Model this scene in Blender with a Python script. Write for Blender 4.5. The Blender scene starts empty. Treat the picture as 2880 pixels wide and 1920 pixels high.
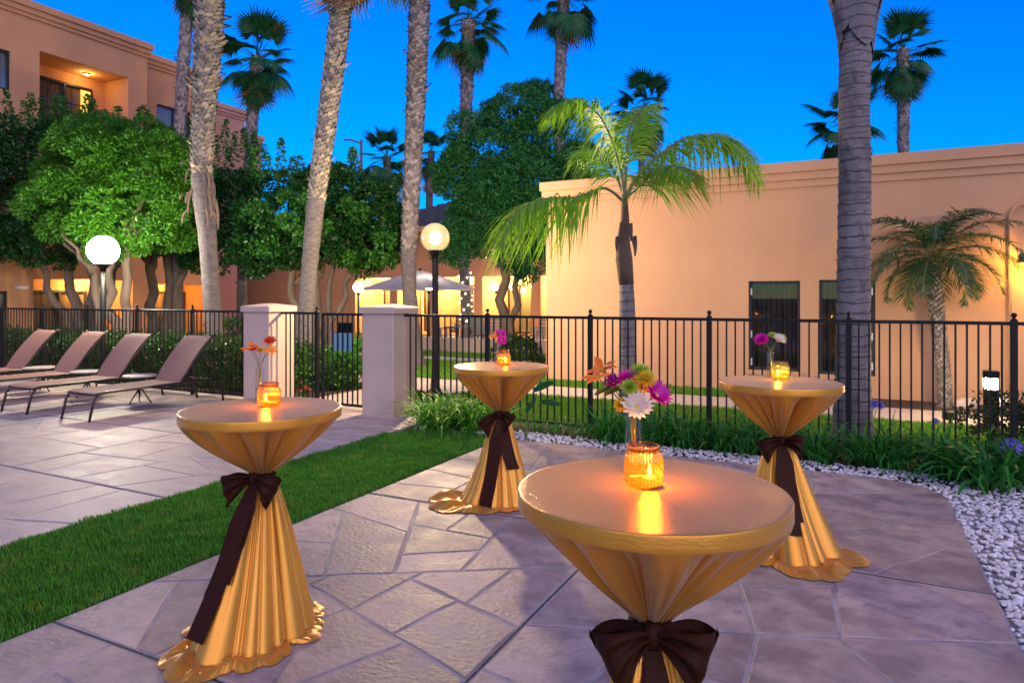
import bpy, math, random
import numpy as np
from mathutils import Vector, Matrix

random.seed(7)
rng = np.random.default_rng(7)
R = math.radians
sc = bpy.context.scene
COL = sc.collection

# ------------------------------------------------------------------ camera
CAMH, FPX, CX, HY = 1.62, 1900.0, 1440.0, 836.0
YAW = R(26.565)
CA, SA = math.cos(YAW), math.sin(YAW)
cam_d = bpy.data.cameras.new('camera')
cam = bpy.data.objects.new('camera', cam_d)
COL.objects.link(cam)
cam.location = (0, 0, CAMH)
cam.rotation_euler = (R(90), 0, YAW)
cam_d.sensor_width = 36.0
cam_d.lens = 36.0 * FPX / 2880.0
cam_d.shift_y = -124.0 / 2880.0
cam_d.clip_start = 0.05
cam_d.clip_end = 3000
cam_d.dof.use_dof = True
cam_d.dof.focus_distance = 2.6
cam_d.dof.aperture_fstop = 7.0
sc.camera = cam

# ------------------------------------------------------------------ sky, dusk glow, exposure
SUN_EL, SUN_AZ = R(34), R(200)          # the afterglow stands behind the camera
world = bpy.data.worlds.new('World')
sc.world = world
world.use_nodes = True
wn = world.node_tree.nodes
wl = world.node_tree.links
wn.clear()
sky = wn.new('ShaderNodeTexSky')
sky.sky_type = 'NISHITA'
sky.sun_disc = False
sky.sun_elevation = R(4.0)
sky.sun_rotation = R(140)
sky.air_density = 1.0
sky.dust_density = 0.0
sky.ozone_density = 6.0
hsv = wn.new('ShaderNodeHueSaturation')
hsv.inputs['Hue'].default_value = 0.515
hsv.inputs['Saturation'].default_value = 1.24
hsv.inputs['Value'].default_value = 1.0
bg = wn.new('ShaderNodeBackground')
bg.inputs['Strength'].default_value = 0.47
wo = wn.new('ShaderNodeOutputWorld')
wl.new(sky.outputs[0], hsv.inputs['Color'])
wl.new(hsv.outputs[0], bg.inputs['Color'])
wl.new(bg.outputs[0], wo.inputs['Surface'])
sun_d = bpy.data.lights.new('sun', 'SUN')
sun_d.energy = 1.75
sun_d.angle = R(80)
sun_d.color = (1.0, 0.70, 0.52)
sun = bpy.data.objects.new('sun', sun_d)
COL.objects.link(sun)
# the lamp shines along its -Z: out of the sky behind the camera's left shoulder
sdir = Vector((math.sin(R(140)) * math.cos(SUN_EL), math.cos(R(140)) * math.cos(SUN_EL), math.sin(SUN_EL)))
sun.rotation_euler = sdir.to_track_quat('Z', 'Y').to_euler()
sun.location = (0, -4, 12)
sc.view_settings.view_transform = 'Standard'
sc.view_settings.look = 'None'
sc.view_settings.exposure = 0.38
sc.view_settings.gamma = 1.0
sc.view_settings.use_curve_mapping = False
sc.cycles.max_bounces = 6
sc.cycles.transparent_max_bounces = 16
sc.cycles.caustics_reflective = False
sc.cycles.caustics_refractive = False
sc.cycles.sample_clamp_indirect = 6.0
sc.cycles.use_denoising = True

# ------------------------------------------------------------------ layout helpers (photo pixel -> place)
def at(px, py, d):
    x = (px - CX) / FPX * d
    return Vector((CA * x - SA * d, SA * x + CA * d, CAMH + (HY - py) / FPX * d))
def gp(px, py, z=0.0):
    return at(px, py, FPX * (CAMH - z) / (py - HY))
def atn(px, n):
    t = (px - CX) / FPX
    d = n / (SA * t + CA)
    return CA * t * d - SA * d
def atd(px, d, z=0.0):
    p = at(px, HY, d); p.z = z
    return p

# ------------------------------------------------------------------ materials
def new_mat(name):
    m = bpy.data.materials.new(name)
    m.use_nodes = True
    nt = m.node_tree
    nt.nodes.clear()
    out = nt.nodes.new('ShaderNodeOutputMaterial')
    return m, nt, nt.nodes, nt.links, out
def c4(c):
    return (c[0], c[1], c[2], 1.0)
def pmat(name, c1, c2=None, scale=6.0, rough=0.6, bump=0.0, bscale=None, metallic=0.0, detail=5.0, island=False,
         objrand=0.0, spec=0.5, stretch=None, trans=0.0, lo=0.35, hi=0.65, coat=0.0, c3=None, s3=1.5, lo3=0.5, hi3=0.7,
         rough2=None, bdist=0.02, sheen=0.0):
    m, nt, N, L, out = new_mat(name)
    p = N.new('ShaderNodeBsdfPrincipled')
    p.inputs['Roughness'].default_value = rough
    p.inputs['Metallic'].default_value = metallic
    p.inputs['Specular IOR Level'].default_value = spec
    if coat:
        p.inputs['Coat Weight'].default_value = coat
        p.inputs['Coat Roughness'].default_value = 0.25
    if sheen:
        p.inputs['Sheen Weight'].default_value = sheen
        p.inputs['Sheen Roughness'].default_value = 0.4
    tc = N.new('ShaderNodeTexCoord')
    vec = tc.outputs['Object']
    if stretch:
        mp = N.new('ShaderNodeMapping')
        mp.inputs['Scale'].default_value = stretch
        L.new(vec, mp.inputs['Vector'])
        vec = mp.outputs['Vector']
    col = None
    nz = None
    if c2 is not None:
        if island:
            gi = N.new('ShaderNodeNewGeometry')
            fac = gi.outputs['Random Per Island']
        else:
            nz = N.new('ShaderNodeTexNoise')
            nz.inputs['Scale'].default_value = scale
            nz.inputs['Detail'].default_value = detail
            nz.inputs['Roughness'].default_value = 0.6
            L.new(vec, nz.inputs['Vector'])
            mr = N.new('ShaderNodeMapRange')
            mr.inputs['From Min'].default_value = lo
            mr.inputs['From Max'].default_value = hi
            L.new(nz.outputs['Fac'], mr.inputs['Value'])
            fac = mr.outputs['Result']
            if rough2 is not None:
                m2 = N.new('ShaderNodeMapRange')
                m2.inputs['To Min'].default_value = rough
                m2.inputs['To Max'].default_value = rough2
                L.new(fac, m2.inputs['Value'])
                L.new(m2.outputs['Result'], p.inputs['Roughness'])
        mx = N.new('ShaderNodeMix'); mx.data_type = 'RGBA'
        mx.inputs['A'].default_value = c4(c1)
        mx.inputs['B'].default_value = c4(c2)
        L.new(fac, mx.inputs['Factor'])
        col = mx.outputs['Result']
        if c3 is not None:
            n3 = N.new('ShaderNodeTexNoise')
            n3.inputs['Scale'].default_value = s3
            n3.inputs['Detail'].default_value = 4
            L.new(vec, n3.inputs['Vector'])
            r3 = N.new('ShaderNodeMapRange')
            r3.inputs['From Min'].default_value = lo3
            r3.inputs['From Max'].default_value = hi3
            L.new(n3.outputs['Fac'], r3.inputs['Value'])
            m3 = N.new('ShaderNodeMix'); m3.data_type = 'RGBA'
            L.new(r3.outputs['Result'], m3.inputs['Factor'])
            L.new(col, m3.inputs['A'])
            m3.inputs['B'].default_value = c4(c3)
            col = m3.outputs['Result']
    if objrand:
        oi = N.new('ShaderNodeObjectInfo')
        r = N.new('ShaderNodeMapRange')
        r.inputs['To Min'].default_value = 1 - objrand
        r.inputs['To Max'].default_value = 1 + objrand
        L.new(oi.outputs['Random'], r.inputs['Value'])
        h = N.new('ShaderNodeHueSaturation')
        L.new(r.outputs['Result'], h.inputs['Value'])
        if col is not None:
            L.new(col, h.inputs['Color'])
        else:
            h.inputs['Color'].default_value = c4(c1)
        col = h.outputs['Color']
    if col is not None:
        L.new(col, p.inputs['Base Color'])
    else:
        p.inputs['Base Color'].default_value = c4(c1)
    if bump:
        nb = N.new('ShaderNodeTexNoise')
        nb.inputs['Scale'].default_value = bscale or scale * 6
        nb.inputs['Detail'].default_value = 6
        L.new(vec, nb.inputs['Vector'])
        bm = N.new('ShaderNodeBump')
        bm.inputs['Strength'].default_value = bump
        bm.inputs['Distance'].default_value = bdist
        L.new(nb.outputs['Fac'], bm.inputs['Height'])
        L.new(bm.outputs['Normal'], p.inputs['Normal'])
    surf = p.outputs[0]
    if trans:
        t = N.new('ShaderNodeBsdfTranslucent')
        if col is not None:
            L.new(col, t.inputs['Color'])
        else:
            t.inputs['Color'].default_value = c4(c1)
        ms = N.new('ShaderNodeMixShader')
        ms.inputs['Fac'].default_value = trans
        L.new(surf, ms.inputs[1]); L.new(t.outputs[0], ms.inputs[2])
        surf = ms.outputs[0]
    L.new(surf, out.inputs['Surface'])
    return m
def emat(name, c, s):
    m, nt, N, L, out = new_mat(name)
    e = N.new('ShaderNodeEmission')
    e.inputs['Color'].default_value = c4(c)
    e.inputs['Strength'].default_value = s
    L.new(e.outputs[0], out.inputs['Surface'])
    return m
def flamemat(name, c, s):
    m, nt, N, L, out = new_mat(name)
    e = N.new('ShaderNodeEmission'); e.inputs['Color'].default_value = c4(c); e.inputs['Strength'].default_value = s
    t = N.new('ShaderNodeBsdfTransparent')
    a = N.new('ShaderNodeAddShader')
    L.new(e.outputs[0], a.inputs[0]); L.new(t.outputs[0], a.inputs[1]); L.new(a.outputs[0], out.inputs['Surface'])
    return m
def thin_glass(name, tint=(1, 1, 1), rough=0.03, body=0.0, bodycol=(1, 1, 1), ribs=0, tint2=None):
    """a thin glass wall: see-through with a fresnel reflection, and a little light scattered in the glass body"""
    m, nt, N, L, out = new_mat(name)
    tr = N.new('ShaderNodeBsdfTransparent')
    tr.inputs['Color'].default_value = c4(tint)
    if ribs:
        tc = N.new('ShaderNodeTexCoord')
        sx = N.new('ShaderNodeSeparateXYZ')
        L.new(tc.outputs['Object'], sx.inputs[0])
        a = N.new('ShaderNodeMath'); a.operation = 'ARCTAN2'
        L.new(sx.outputs['Y'], a.inputs[0]); L.new(sx.outputs['X'], a.inputs[1])
        b = N.new('ShaderNodeMath'); b.operation = 'MULTIPLY'; b.inputs[1].default_value = ribs
        L.new(a.outputs[0], b.inputs[0])
        s = N.new('ShaderNodeMath'); s.operation = 'SINE'
        L.new(b.outputs[0], s.inputs[0])
        r = N.new('ShaderNodeMapRange')
        r.inputs['From Min'].default_value = -0.6; r.inputs['From Max'].default_value = 1
        L.new(s.outputs[0], r.inputs['Value'])
        mx = N.new('ShaderNodeMix'); mx.data_type = 'RGBA'
        mx.inputs['A'].default_value = c4(tint2); mx.inputs['B'].default_value = c4(tint)
        L.new(r.outputs['Result'], mx.inputs['Factor'])
        L.new(mx.outputs['Result'], tr.inputs['Color'])
    sh = tr.outputs[0]
    if body:
        tl = N.new('ShaderNodeBsdfTranslucent'); tl.inputs['Color'].default_value = c4(bodycol)
        mb = N.new('ShaderNodeMixShader'); mb.inputs['Fac'].default_value = body
        L.new(sh, mb.inputs[1]); L.new(tl.outputs[0], mb.inputs[2])
        sh = mb.outputs[0]
    gl = N.new('ShaderNodeBsdfGlossy')
    gl.inputs['Roughness'].default_value = rough
    lw = N.new('ShaderNodeLayerWeight'); lw.inputs['Blend'].default_value = 0.5
    pw_ = N.new('ShaderNodeMath'); pw_.operation = 'POWER'; pw_.inputs[1].default_value = 2.6
    L.new(lw.outputs['Facing'], pw_.inputs[0])
    fr = N.new('ShaderNodeMath'); fr.operation = 'MULTIPLY_ADD'; fr.inputs[1].default_value = 0.8; fr.inputs[2].default_value = 0.06
    L.new(pw_.outputs[0], fr.inputs[0])
    mg = N.new('ShaderNodeMixShader')
    L.new(fr.outputs[0], mg.inputs['Fac']); L.new(sh, mg.inputs[1]); L.new(gl.outputs[0], mg.inputs[2])
    L.new(mg.outputs[0], out.inputs['Surface'])
    return m

M = {}
M['stone'] = pmat('flagstone_concrete', (0.49, 0.37, 0.30), (0.29, 0.21, 0.18), scale=3.4, detail=9, lo=0.38, hi=0.62, rough=0.66, rough2=0.52, bump=0.5, bscale=30,
                  objrand=0.2, stretch=(1, 1.2, 1), c3=(0.20, 0.15, 0.14), s3=9.0, lo3=0.55, hi3=0.82, bdist=0.012)
M['deckstone'] = pmat('deck_concrete', (0.50, 0.405, 0.34), (0.36, 0.285, 0.25), scale=2.6, detail=8, lo=0.38, hi=0.62, rough=0.62, rough2=0.5, bump=0.35, bscale=22,
                      objrand=0.08, stretch=(1, 2, 1), bdist=0.01)
M['mortar'] = pmat('mortar', (0.50, 0.43, 0.39), (0.26, 0.215, 0.20), scale=3, rough=0.8, bump=0.5, bscale=80, bdist=0.004)
M['joint'] = pmat('expansion_joint', (0.035, 0.032, 0.032), (0.09, 0.085, 0.08), scale=30, rough=0.9)
M['walk'] = pmat('sidewalk_concrete', (0.52, 0.43, 0.36), (0.43, 0.35, 0.30), scale=3, rough=0.7, bump=0.2, bscale=60)
M['soil'] = pmat('soil', (0.06, 0.045, 0.03), (0.035, 0.028, 0.02), scale=8, rough=0.95, bump=0.8, bscale=40)
M['turf'] = pmat('turf_soil', (0.035, 0.075, 0.015), (0.05, 0.06, 0.02), scale=6, rough=0.95, bump=0.6, bscale=60)
M['mulch'] = pmat('mulch', (0.09, 0.045, 0.028), (0.04, 0.022, 0.016), scale=25, rough=0.95, bump=1.0, bscale=60, bdist=0.03)
M['grass'] = pmat('grass_blade', (0.030, 0.17, 0.012), (0.12, 0.37, 0.025), island=True, rough=0.5, trans=0.3, c3=(0.20, 0.30, 0.04), s3=6, lo3=0.56, hi3=0.75)
M['lawn'] = pmat('lawn_blade', (0.07, 0.22, 0.012), (0.18, 0.40, 0.02), island=True, rough=0.5, trans=0.3, c3=(0.26, 0.32, 0.05), s3=3, lo3=0.55, hi3=0.75)
M['gravel'] = pmat('white_pebble', (0.84, 0.83, 0.82), (0.56, 0.54, 0.53), island=True, rough=0.6)
M['gravelbed'] = pmat('gravel_bed', (0.45, 0.43, 0.41), (0.30, 0.28, 0.27), scale=40, rough=0.9, bump=1, bscale=90)
M['peach'] = pmat('peach_stucco', (0.555, 0.315, 0.18), (0.475, 0.265, 0.15), scale=0.7, detail=9, lo=0.3, hi=0.7, rough=0.9, bump=0.5, bscale=45, bdist=0.01)
M['orange'] = pmat('terracotta_stucco', (0.63, 0.315, 0.155), (0.56, 0.275, 0.135), scale=0.7, rough=0.9, bump=0.35, bscale=40, bdist=0.01)
M['pink'] = pmat('rose_stucco', (0.64, 0.33, 0.22), (0.60, 0.30, 0.20), scale=0.7, rough=0.9, bump=0.3, bscale=40, bdist=0.01)
M['cream'] = pmat('cream_stucco', (0.70, 0.52, 0.24), (0.66, 0.48, 0.22), scale=1, rough=0.9)
M['pillar'] = pmat('pillar_stucco', (0.55, 0.42, 0.33), (0.50, 0.375, 0.30), scale=3, rough=0.9, bump=0.4, bscale=60, bdist=0.008)
M['iron'] = pmat('black_iron', (0.006, 0.006, 0.0065), (0.010, 0.010, 0.010), scale=20, rough=0.4, metallic=0.0, spec=0.28)
M['bronze'] = pmat('bronze_tube', (0.05, 0.035, 0.028), (0.035, 0.025, 0.02), scale=20, rough=0.35, metallic=0.4)
M['darkframe'] = pmat('dark_window_frame', (0.02, 0.018, 0.017), (0.03, 0.026, 0.024), scale=12, rough=0.4)
M['pane'] = thin_glass('window_pane', (0.75, 0.78, 0.8), 0.01)
M['curtain'] = pmat('dark_curtain', (0.10, 0.075, 0.05), (0.06, 0.045, 0.032), scale=3, rough=0.9)
M['palecurtain'] = pmat('pale_curtain', (0.75, 0.72, 0.68), (0.66, 0.60, 0.55), scale=3, rough=0.9)
M['dark'] = pmat('dark_interior', (0.03, 0.026, 0.022), (0.02, 0.018, 0.016), scale=2, rough=0.9)
M['white'] = pmat('white_paint', (0.75, 0.74, 0.72), (0.68, 0.67, 0.65), scale=8, rough=0.5)
M['roof'] = pmat('slate_roof', (0.05, 0.05, 0.055), (0.085, 0.08, 0.08), scale=4, rough=0.8, bump=0.6, bscale=18)

# ------------------------------------------------------------------ mesh helpers
class MB:
    def __init__(s):
        s.v = []; s.f = []
    def add(s, vs, fs):
        o = len(s.v)
        s.v.extend([tuple(v) for v in vs])
        s.f.extend([tuple(i + o for i in f) for f in fs])
        return s
    def box(s, x0, x1, y0, y1, z0, z1):
        return s.add([(x0, y0, z0), (x1, y0, z0), (x1, y1, z0), (x0, y1, z0), (x0, y0, z1), (x1, y0, z1), (x1, y1, z1), (x0, y1, z1)],
                     [(3, 2, 1, 0), (4, 5, 6, 7), (0, 1, 5, 4), (1, 2, 6, 5), (2, 3, 7, 6), (3, 0, 4, 7)])
    def bbox(s, x0, x1, y0, y1, z0, z1, b=0.005):
        """box with chamfered vertical and top edges"""
        P = lambda i: [(x0 + i, y0 + b), (x0 + b, y0 + i), (x1 - b, y0 + i), (x1 - i, y0 + b), (x1 - i, y1 - b), (x1 - b, y1 - i), (x0 + b, y1 - i), (x0 + i, y1 - b)]
        rings = [[(x, y, z0) for x, y in P(0)], [(x, y, z1 - b) for x, y in P(0)], [(x, y, z1) for x, y in P(b)]]
        vs = [p for r in rings for p in r]
        fs = [tuple(range(7, -1, -1)), tuple(range(16, 24))]
        for k in range(2):
            for i in range(8):
                j = (i + 1) % 8
                fs.append((k * 8 + i, k * 8 + j, k * 8 + 8 + j, k * 8 + 8 + i))
        return s.add(vs, fs)
    def lathe(s, prof, n=24, c=(0, 0, 0), cap0=True, cap1=True, fn=None):
        vs = []
        for (r, z) in prof:
            for i in range(n):
                a = 2 * math.pi * i / n
                rr = r if fn is None else fn(r, z, a)
                vs.append((c[0] + rr * math.cos(a), c[1] + rr * math.sin(a), c[2] + z))
        fs = []
        for k in range(len(prof) - 1):
            for i in range(n):
                j = (i + 1) % n
                fs.append((k * n + i, k * n + j, (k + 1) * n + j, (k + 1) * n + i))
        if cap0: fs.append(tuple(range(n - 1, -1, -1)))
        if cap1: fs.append(tuple((len(prof) - 1) * n + i for i in range(n)))
        return s.add(vs, fs)
    def tube(s, pts, rad, n=8, cap=True):
        pts = [Vector(p) for p in pts]
        m = len(pts)
        if not hasattr(rad, '__len__'): rad = [rad] * m
        vs = []; up = None
        for i, p in enumerate(pts):
            t = (pts[min(i + 1, m - 1)] - pts[max(i - 1, 0)])
            if t.length < 1e-9: t = Vector((0, 0, 1))
            t.normalize()
            if up is None:
                up = Vector((0, 0, 1)) if abs(t.z) < 0.9 else Vector((1, 0, 0))
            a = t.cross(up)
            if a.length < 1e-6: a = t.cross(Vector((0, 1, 0)))
            a.normalize(); b = a.cross(t); b.normalize(); up = b
            for k in range(n):
                an = 2 * math.pi * k / n
                vs.append(p + (a * math.cos(an) + b * math.sin(an)) * rad[i])
        fs = []
        for i in range(m - 1):
            for k in range(n):
                j = (k + 1) % n
                fs.append((i * n + k, i * n + j, (i + 1) * n + j, (i + 1) * n + k))
        if cap:
            fs.append(tuple(range(n - 1, -1, -1)))
            fs.append(tuple((m - 1) * n + k for k in range(n)))
        return s.add(vs, fs)
    def sphere(s, c, r, n=16, m=10, sq=(1, 1, 1)):
        vs = [(c[0], c[1], c[2] - r * sq[2])]
        for k in range(1, m):
            p = -math.pi / 2 + math.pi * k / m
            for i in range(n):
                a = 2 * math.pi * i / n
                vs.append((c[0] + r * sq[0] * math.cos(p) * math.cos(a), c[1] + r * sq[1] * math.cos(p) * math.sin(a), c[2] + r * sq[2] * math.sin(p)))
        vs.append((c[0], c[1], c[2] + r * sq[2]))
        fs = []
        for i in range(n):
            fs.append((0, 1 + (i + 1) % n, 1 + i))
            fs.append((len(vs) - 1, 1 + (m - 2) * n + i, 1 + (m - 2) * n + (i + 1) % n))
        for k in range(m - 2):
            for i in range(n):
                j = (i + 1) % n
                fs.append((1 + k * n + i, 1 + k * n + j, 1 + (k + 1) * n + j, 1 + (k + 1) * n + i))
        return s.add(vs, fs)
    def prism(s, poly, z0, z1):
        n = len(poly)
        vs = [(x, y, z0) for x, y in poly] + [(x, y, z1) for x, y in poly]
        fs = [tuple(range(n - 1, -1, -1)), tuple(range(n, 2 * n))]
        for i in range(n):
            j = (i + 1) % n
            fs.append((i, j, n + j, n + i))
        return s.add(vs, fs)
    def grid(s, P, closed=False):
        """P: rows of points"""
        r = len(P); c = len(P[0])
        vs = [p for row in P for p in row]
        fs = []
        for i in range(r - 1):
            for j in range(c if closed else c - 1):
                k = (j + 1) % c
                fs.append((i * c + j, i * c + k, (i + 1) * c + k, (i + 1) * c + j))
        return s.add(vs, fs)
    def mesh(s, name, mat=None, smooth=False):
        me = bpy.data.meshes.new(name)
        me.from_pydata(s.v, [], s.f)
        if mat is not None: me.materials.append(mat)
        if smooth: me.shade_smooth()
        me.update()
        return me
    def build(s, name, mat, parent=None, smooth=False, loc=None, rotz=0.0, kind=None):
        return put(name, s.mesh(name, mat, smooth), parent, loc, rotz, kind)
def put(name, me, parent=None, loc=None, rotz=0.0, kind=None):
    o = bpy.data.objects.new(name, me)
    COL.objects.link(o)
    if parent is not None: o.parent = parent
    if loc is not None: o.location = loc
    if rotz: o.rotation_euler = (0, 0, rotz)
    if kind: o['kind'] = kind
    return o
def npmesh(name, V, Fq, mat, smooth=False):
    """V (n,3), Fq (m,k) with one face size"""
    V = np.asarray(V, dtype=np.float32); Fq = np.asarray(Fq, dtype=np.int32)
    me = bpy.data.meshes.new(name)
    me.vertices.add(len(V)); me.vertices.foreach_set('co', V.ravel())
    k = Fq.shape[1]
    me.loops.add(Fq.size); me.loops.foreach_set('vertex_index', Fq.ravel())
    me.polygons.add(len(Fq))
    me.polygons.foreach_set('loop_start', np.arange(0, Fq.size, k, dtype=np.int32))
    me.polygons.foreach_set('loop_total', np.full(len(Fq), k, dtype=np.int32))
    me.materials.append(mat)
    me.update(calc_edges=True)
    me.validate()
    if smooth: me.shade_smooth()
    return me
def tag(o, label=None, cat=None, group=None, kind=None):
    if label: o['label'] = label
    if cat: o['category'] = cat
    if group: o['group'] = group
    if kind: o['kind'] = kind
    return o
def thing(name, label, cat, loc=(0, 0, 0), rotz=0.0, group=None):
    o = bpy.data.objects.new(name, None)
    COL.objects.link(o)
    o.location = loc; o.rotation_euler = (0, 0, rotz)
    o.empty_display_size = 0.2
    return tag(o, label, cat, group)
def copy_tree(src, parent=None):
    c = src.copy(); COL.objects.link(c)
    c.parent = parent
    for ch in list(src.children):
        copy_tree(ch, c)
    return c
def point_light(name, parent, loc, energy, color, r=0.05):
    l = bpy.data.lights.new(name, 'POINT')
    l.energy = energy; l.color = color; l.shadow_soft_size = r
    o = bpy.data.objects.new(name, l)
    COL.objects.link(o); o.parent = parent; o.location = loc
    return o
# ================================================================== the ground and its pavings
def sheet(name, poly, z, mat, kind='structure', thick=None):
    mb = MB()
    if thick: mb.prism(poly, z - thick, z)
    else: mb.add([(x, y, z) for x, y in poly], [tuple(range(len(poly)))])
    return mb.build(name, mat, kind=kind)
def rect(x0, x1, y0, y1):
    return [(x0, y0), (x1, y0), (x1, y1), (x0, y1)]
sheet('ground', rect(-900, 900, -900, 900), -0.06, M['soil'])

def clip(poly, a, b, c):
    """keep a*x+b*y<=c"""
    out = []
    n = len(poly)
    for i in range(n):
        p, q = poly[i], poly[(i + 1) % n]
        dp, dq = a * p[0] + b * p[1] - c, a * q[0] + b * q[1] - c
        if dp <= 0: out.append(p)
        if (dp < 0) != (dq < 0) and abs(dp - dq) > 1e-12:
            t = dp / (dp - dq)
            out.append((p[0] + t * (q[0] - p[0]), p[1] + t * (q[1] - p[1])))
    return out
def area(p):
    return 0.5 * sum(p[i][0] * p[(i + 1) % len(p)][1] - p[(i + 1) % len(p)][0] * p[i][1] for i in range(len(p)))
def stone_mesh(poly, rnd, gap, mat):
    """one flagstone: shrunk polygon, wavering edges, chamfered rim, recessed sides"""
    n = len(poly)
    # shrink by half the joint
    q = poly
    for i in range(n):
        p0, p1 = poly[i], poly[(i + 1) % n]
        ex, ey = p1[0] - p0[0], p1[1] - p0[1]
        l = math.hypot(ex, ey)
        if l < 1e-6: continue
        nx, ny = ey / l, -ex / l
        q = clip(q, nx, ny, nx * p0[0] + ny * p0[1] - gap)
        if len(q) < 3: return None
    # drop short edges
    q2 = []
    for p in q:
        if not q2 or math.hypot(p[0] - q2[-1][0], p[1] - q2[-1][1]) > 0.03: q2.append(p)
    if len(q2) > 2 and math.hypot(q2[0][0] - q2[-1][0], q2[0][1] - q2[-1][1]) < 0.03: q2.pop()
    if len(q2) < 3 or area(q2) < 0.012: return None
    cx = sum(p[0] for p in q2) / len(q2); cy = sum(p[1] for p in q2) / len(q2)
    ring = []
    m = len(q2)
    for i in range(m):
        p0, p1 = q2[i], q2[(i + 1) % m]
        l = math.hypot(p1[0] - p0[0], p1[1] - p0[1])
        k = max(2, int(l / 0.09))
        nx, ny = (p1[1] - p0[1]) / l, -(p1[0] - p0[0]) / l
        ph, am = rnd.uniform(0, 6.28), rnd.uniform(0.002, 0.009)
        for j in range(k):
            t = j / k
            w = math.sin(math.pi * t) * (am * math.sin(ph + t * l * 7) + rnd.uniform(-0.003, 0.003))
            ring.append((p0[0] + t * (p1[0] - p0[0]) - nx * abs(w), p0[1] + t * (p1[1] - p0[1]) - ny * abs(w)))
    N = len(ring)
    tx, ty, tz = rnd.uniform(-.003, .003), rnd.uniform(-.003, .003), rnd.uniform(-.0015, .0015)
    vs = []
    for (s_, z) in ((0.0, -0.016), (0.0, -0.004), (0.007, 0.0)):
        for (x, y) in ring:
            dx, dy = cx - x, cy - y
            l = math.hypot(dx, dy) or 1
            f = min(s_ / l, 0.5)
            zz = z + (tz + tx * (x - cx) + ty * (y - cy) if z > -0.01 else 0)
            vs.append((x + dx * f, y + dy * f, zz))
    fs = [tuple(2 * N + i for i in range(N))]
    for k in range(2):
        for i in range(N):
            j = (i + 1) % N
            fs.append((k * N + i, k * N + j, (k + 1) * N + j, (k + 1) * N + i))
    me = MB().add(vs, fs).mesh('flagstone', mat)
    return me
def split(poly, target, rnd, out):
    """cut a convex slab into irregular flagstones by random straight joints"""
    if abs(area(poly)) < target * rnd.uniform(0.75, 1.7):
        out.append(poly); return
    cx = sum(p[0] for p in poly) / len(poly); cy = sum(p[1] for p in poly) / len(poly)
    sxx = sum((p[0] - cx) ** 2 for p in poly); syy = sum((p[1] - cy) ** 2 for p in poly); sxy = sum((p[0] - cx) * (p[1] - cy) for p in poly)
    th0 = 0.5 * math.atan2(2 * sxy, sxx - syy)
    ext = math.sqrt(max(sxx, syy) / len(poly))
    best = None
    def comp(q):
        per = sum(math.hypot(q[i][0] - q[i - 1][0], q[i][1] - q[i - 1][1]) for i in range(len(q)))
        return abs(area(q)) / per ** 2
    for _ in range(10):                      # the cut that leaves the least splintery pair, with some chance in it
        th = th0 + R(rnd.uniform(-32, 32))
        c_ = math.cos(th) * (cx) + math.sin(th) * cy + rnd.uniform(-0.4, 0.4) * ext
        p, q = clip(poly, math.cos(th), math.sin(th), c_), clip(poly, -math.cos(th), -math.sin(th), -c_)
        if len(p) < 3 or len(q) < 3 or min(abs(area(p)), abs(area(q))) < target * 0.3: continue
        sc_ = min(comp(p), comp(q)) * rnd.uniform(0.75, 1.25)
        if best is None or sc_ > best[0]: best = (sc_, p, q)
    if best is None:
        out.append(poly); return
    p, q = best[1], best[2]
    split(p, target, rnd, out); split(q, target, rnd, out)
def pave(parent, cells, mat, rnd, target, gap=0.008):
    """cells: convex slabs between the expansion joints"""
    for poly in cells:
        out = []
        split(list(poly), target, rnd, out)
        for q in out:
            if area(q) < 0: q.reverse()
            me = stone_mesh(q, rnd, gap, mat)
            if me: put('flagstone', me, parent)

rs = random.Random(11)
# patio with a rounded far corner
PB0, PB1, PN1 = -3.57, 0.71, 6.93
def round_corner(x0, x1, y0, y1, r, k=8):
    return [(x0, y0), (x1, y0)] + [(x1 - r + r * math.cos(a), y1 - r + r * math.sin(a)) for a in [math.pi / 2 * i / k for i in range(k + 1)]] + [(x0, y1)]
patio = sheet('patio', round_corner(PB0, PB1, -2.0, PN1, 0.55), -0.0042, M['mortar'], thick=0.08)
J = 0.006
pc = [rect(PB0, -1.45 - J, 0.3, 2.0 - J), rect(-1.45 + J, PB1, 0.3, 2.0 - J), rect(PB0, -1.45 - J, 2.0 + J, 4.48 - J), rect(-1.45 + J, PB1, 2.0 + J, 4.48 - J),
      round_corner(PB0, PB1, 4.48 + J, PN1, 0.55)]
pave(patio, pc, M['stone'], rs, 0.36)
for (x0, x1, y0, y1) in ((PB0, PB1, 2.0 - J, 2.0 + J), (PB0, PB1, 4.48 - J, 4.48 + J), (-1.45 - J, -1.45 + J, 0.3, 1.99), (-1.45 - J, -1.45 + J, 2.01, 4.47)):
    MB().box(x0, x1, y0, y1, -0.012, -0.0025).build('expansion_joint', M['joint'], patio)

# pool deck on the left
DB1 = -4.95
deck = sheet('pool_deck', rect(-20, DB1, -2.0, 7.92), -0.0042, M['mortar'], thick=0.08)
nl = [0.9, 1.9, 3.64, 5.44, 7.9]
bl = [-18.0, -15.2, -12.4, -9.6, -7.2, DB1]
dc = []
for i in range(len(nl) - 1):
    for j in range(len(bl) - 1):
        dc.append(rect(bl[j] + J, bl[j + 1] - J, nl[i] + J, nl[i + 1] - J))
pave(deck, dc, M['deckstone'], rs, 0.6, 0.006)
for n_ in nl[1:-1]:
    MB().box(-18, DB1, n_ - J, n_ + J, -0.012, -0.0025).build('expansion_joint', M['joint'], deck)
for b_ in bl[1:-1]:
    for i in range(len(nl) - 1):
        MB().box(b_ - J, b_ + J, nl[i] + J, nl[i + 1] - J, -0.012, -0.0030).build('expansion_joint', M['joint'], deck)

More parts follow.
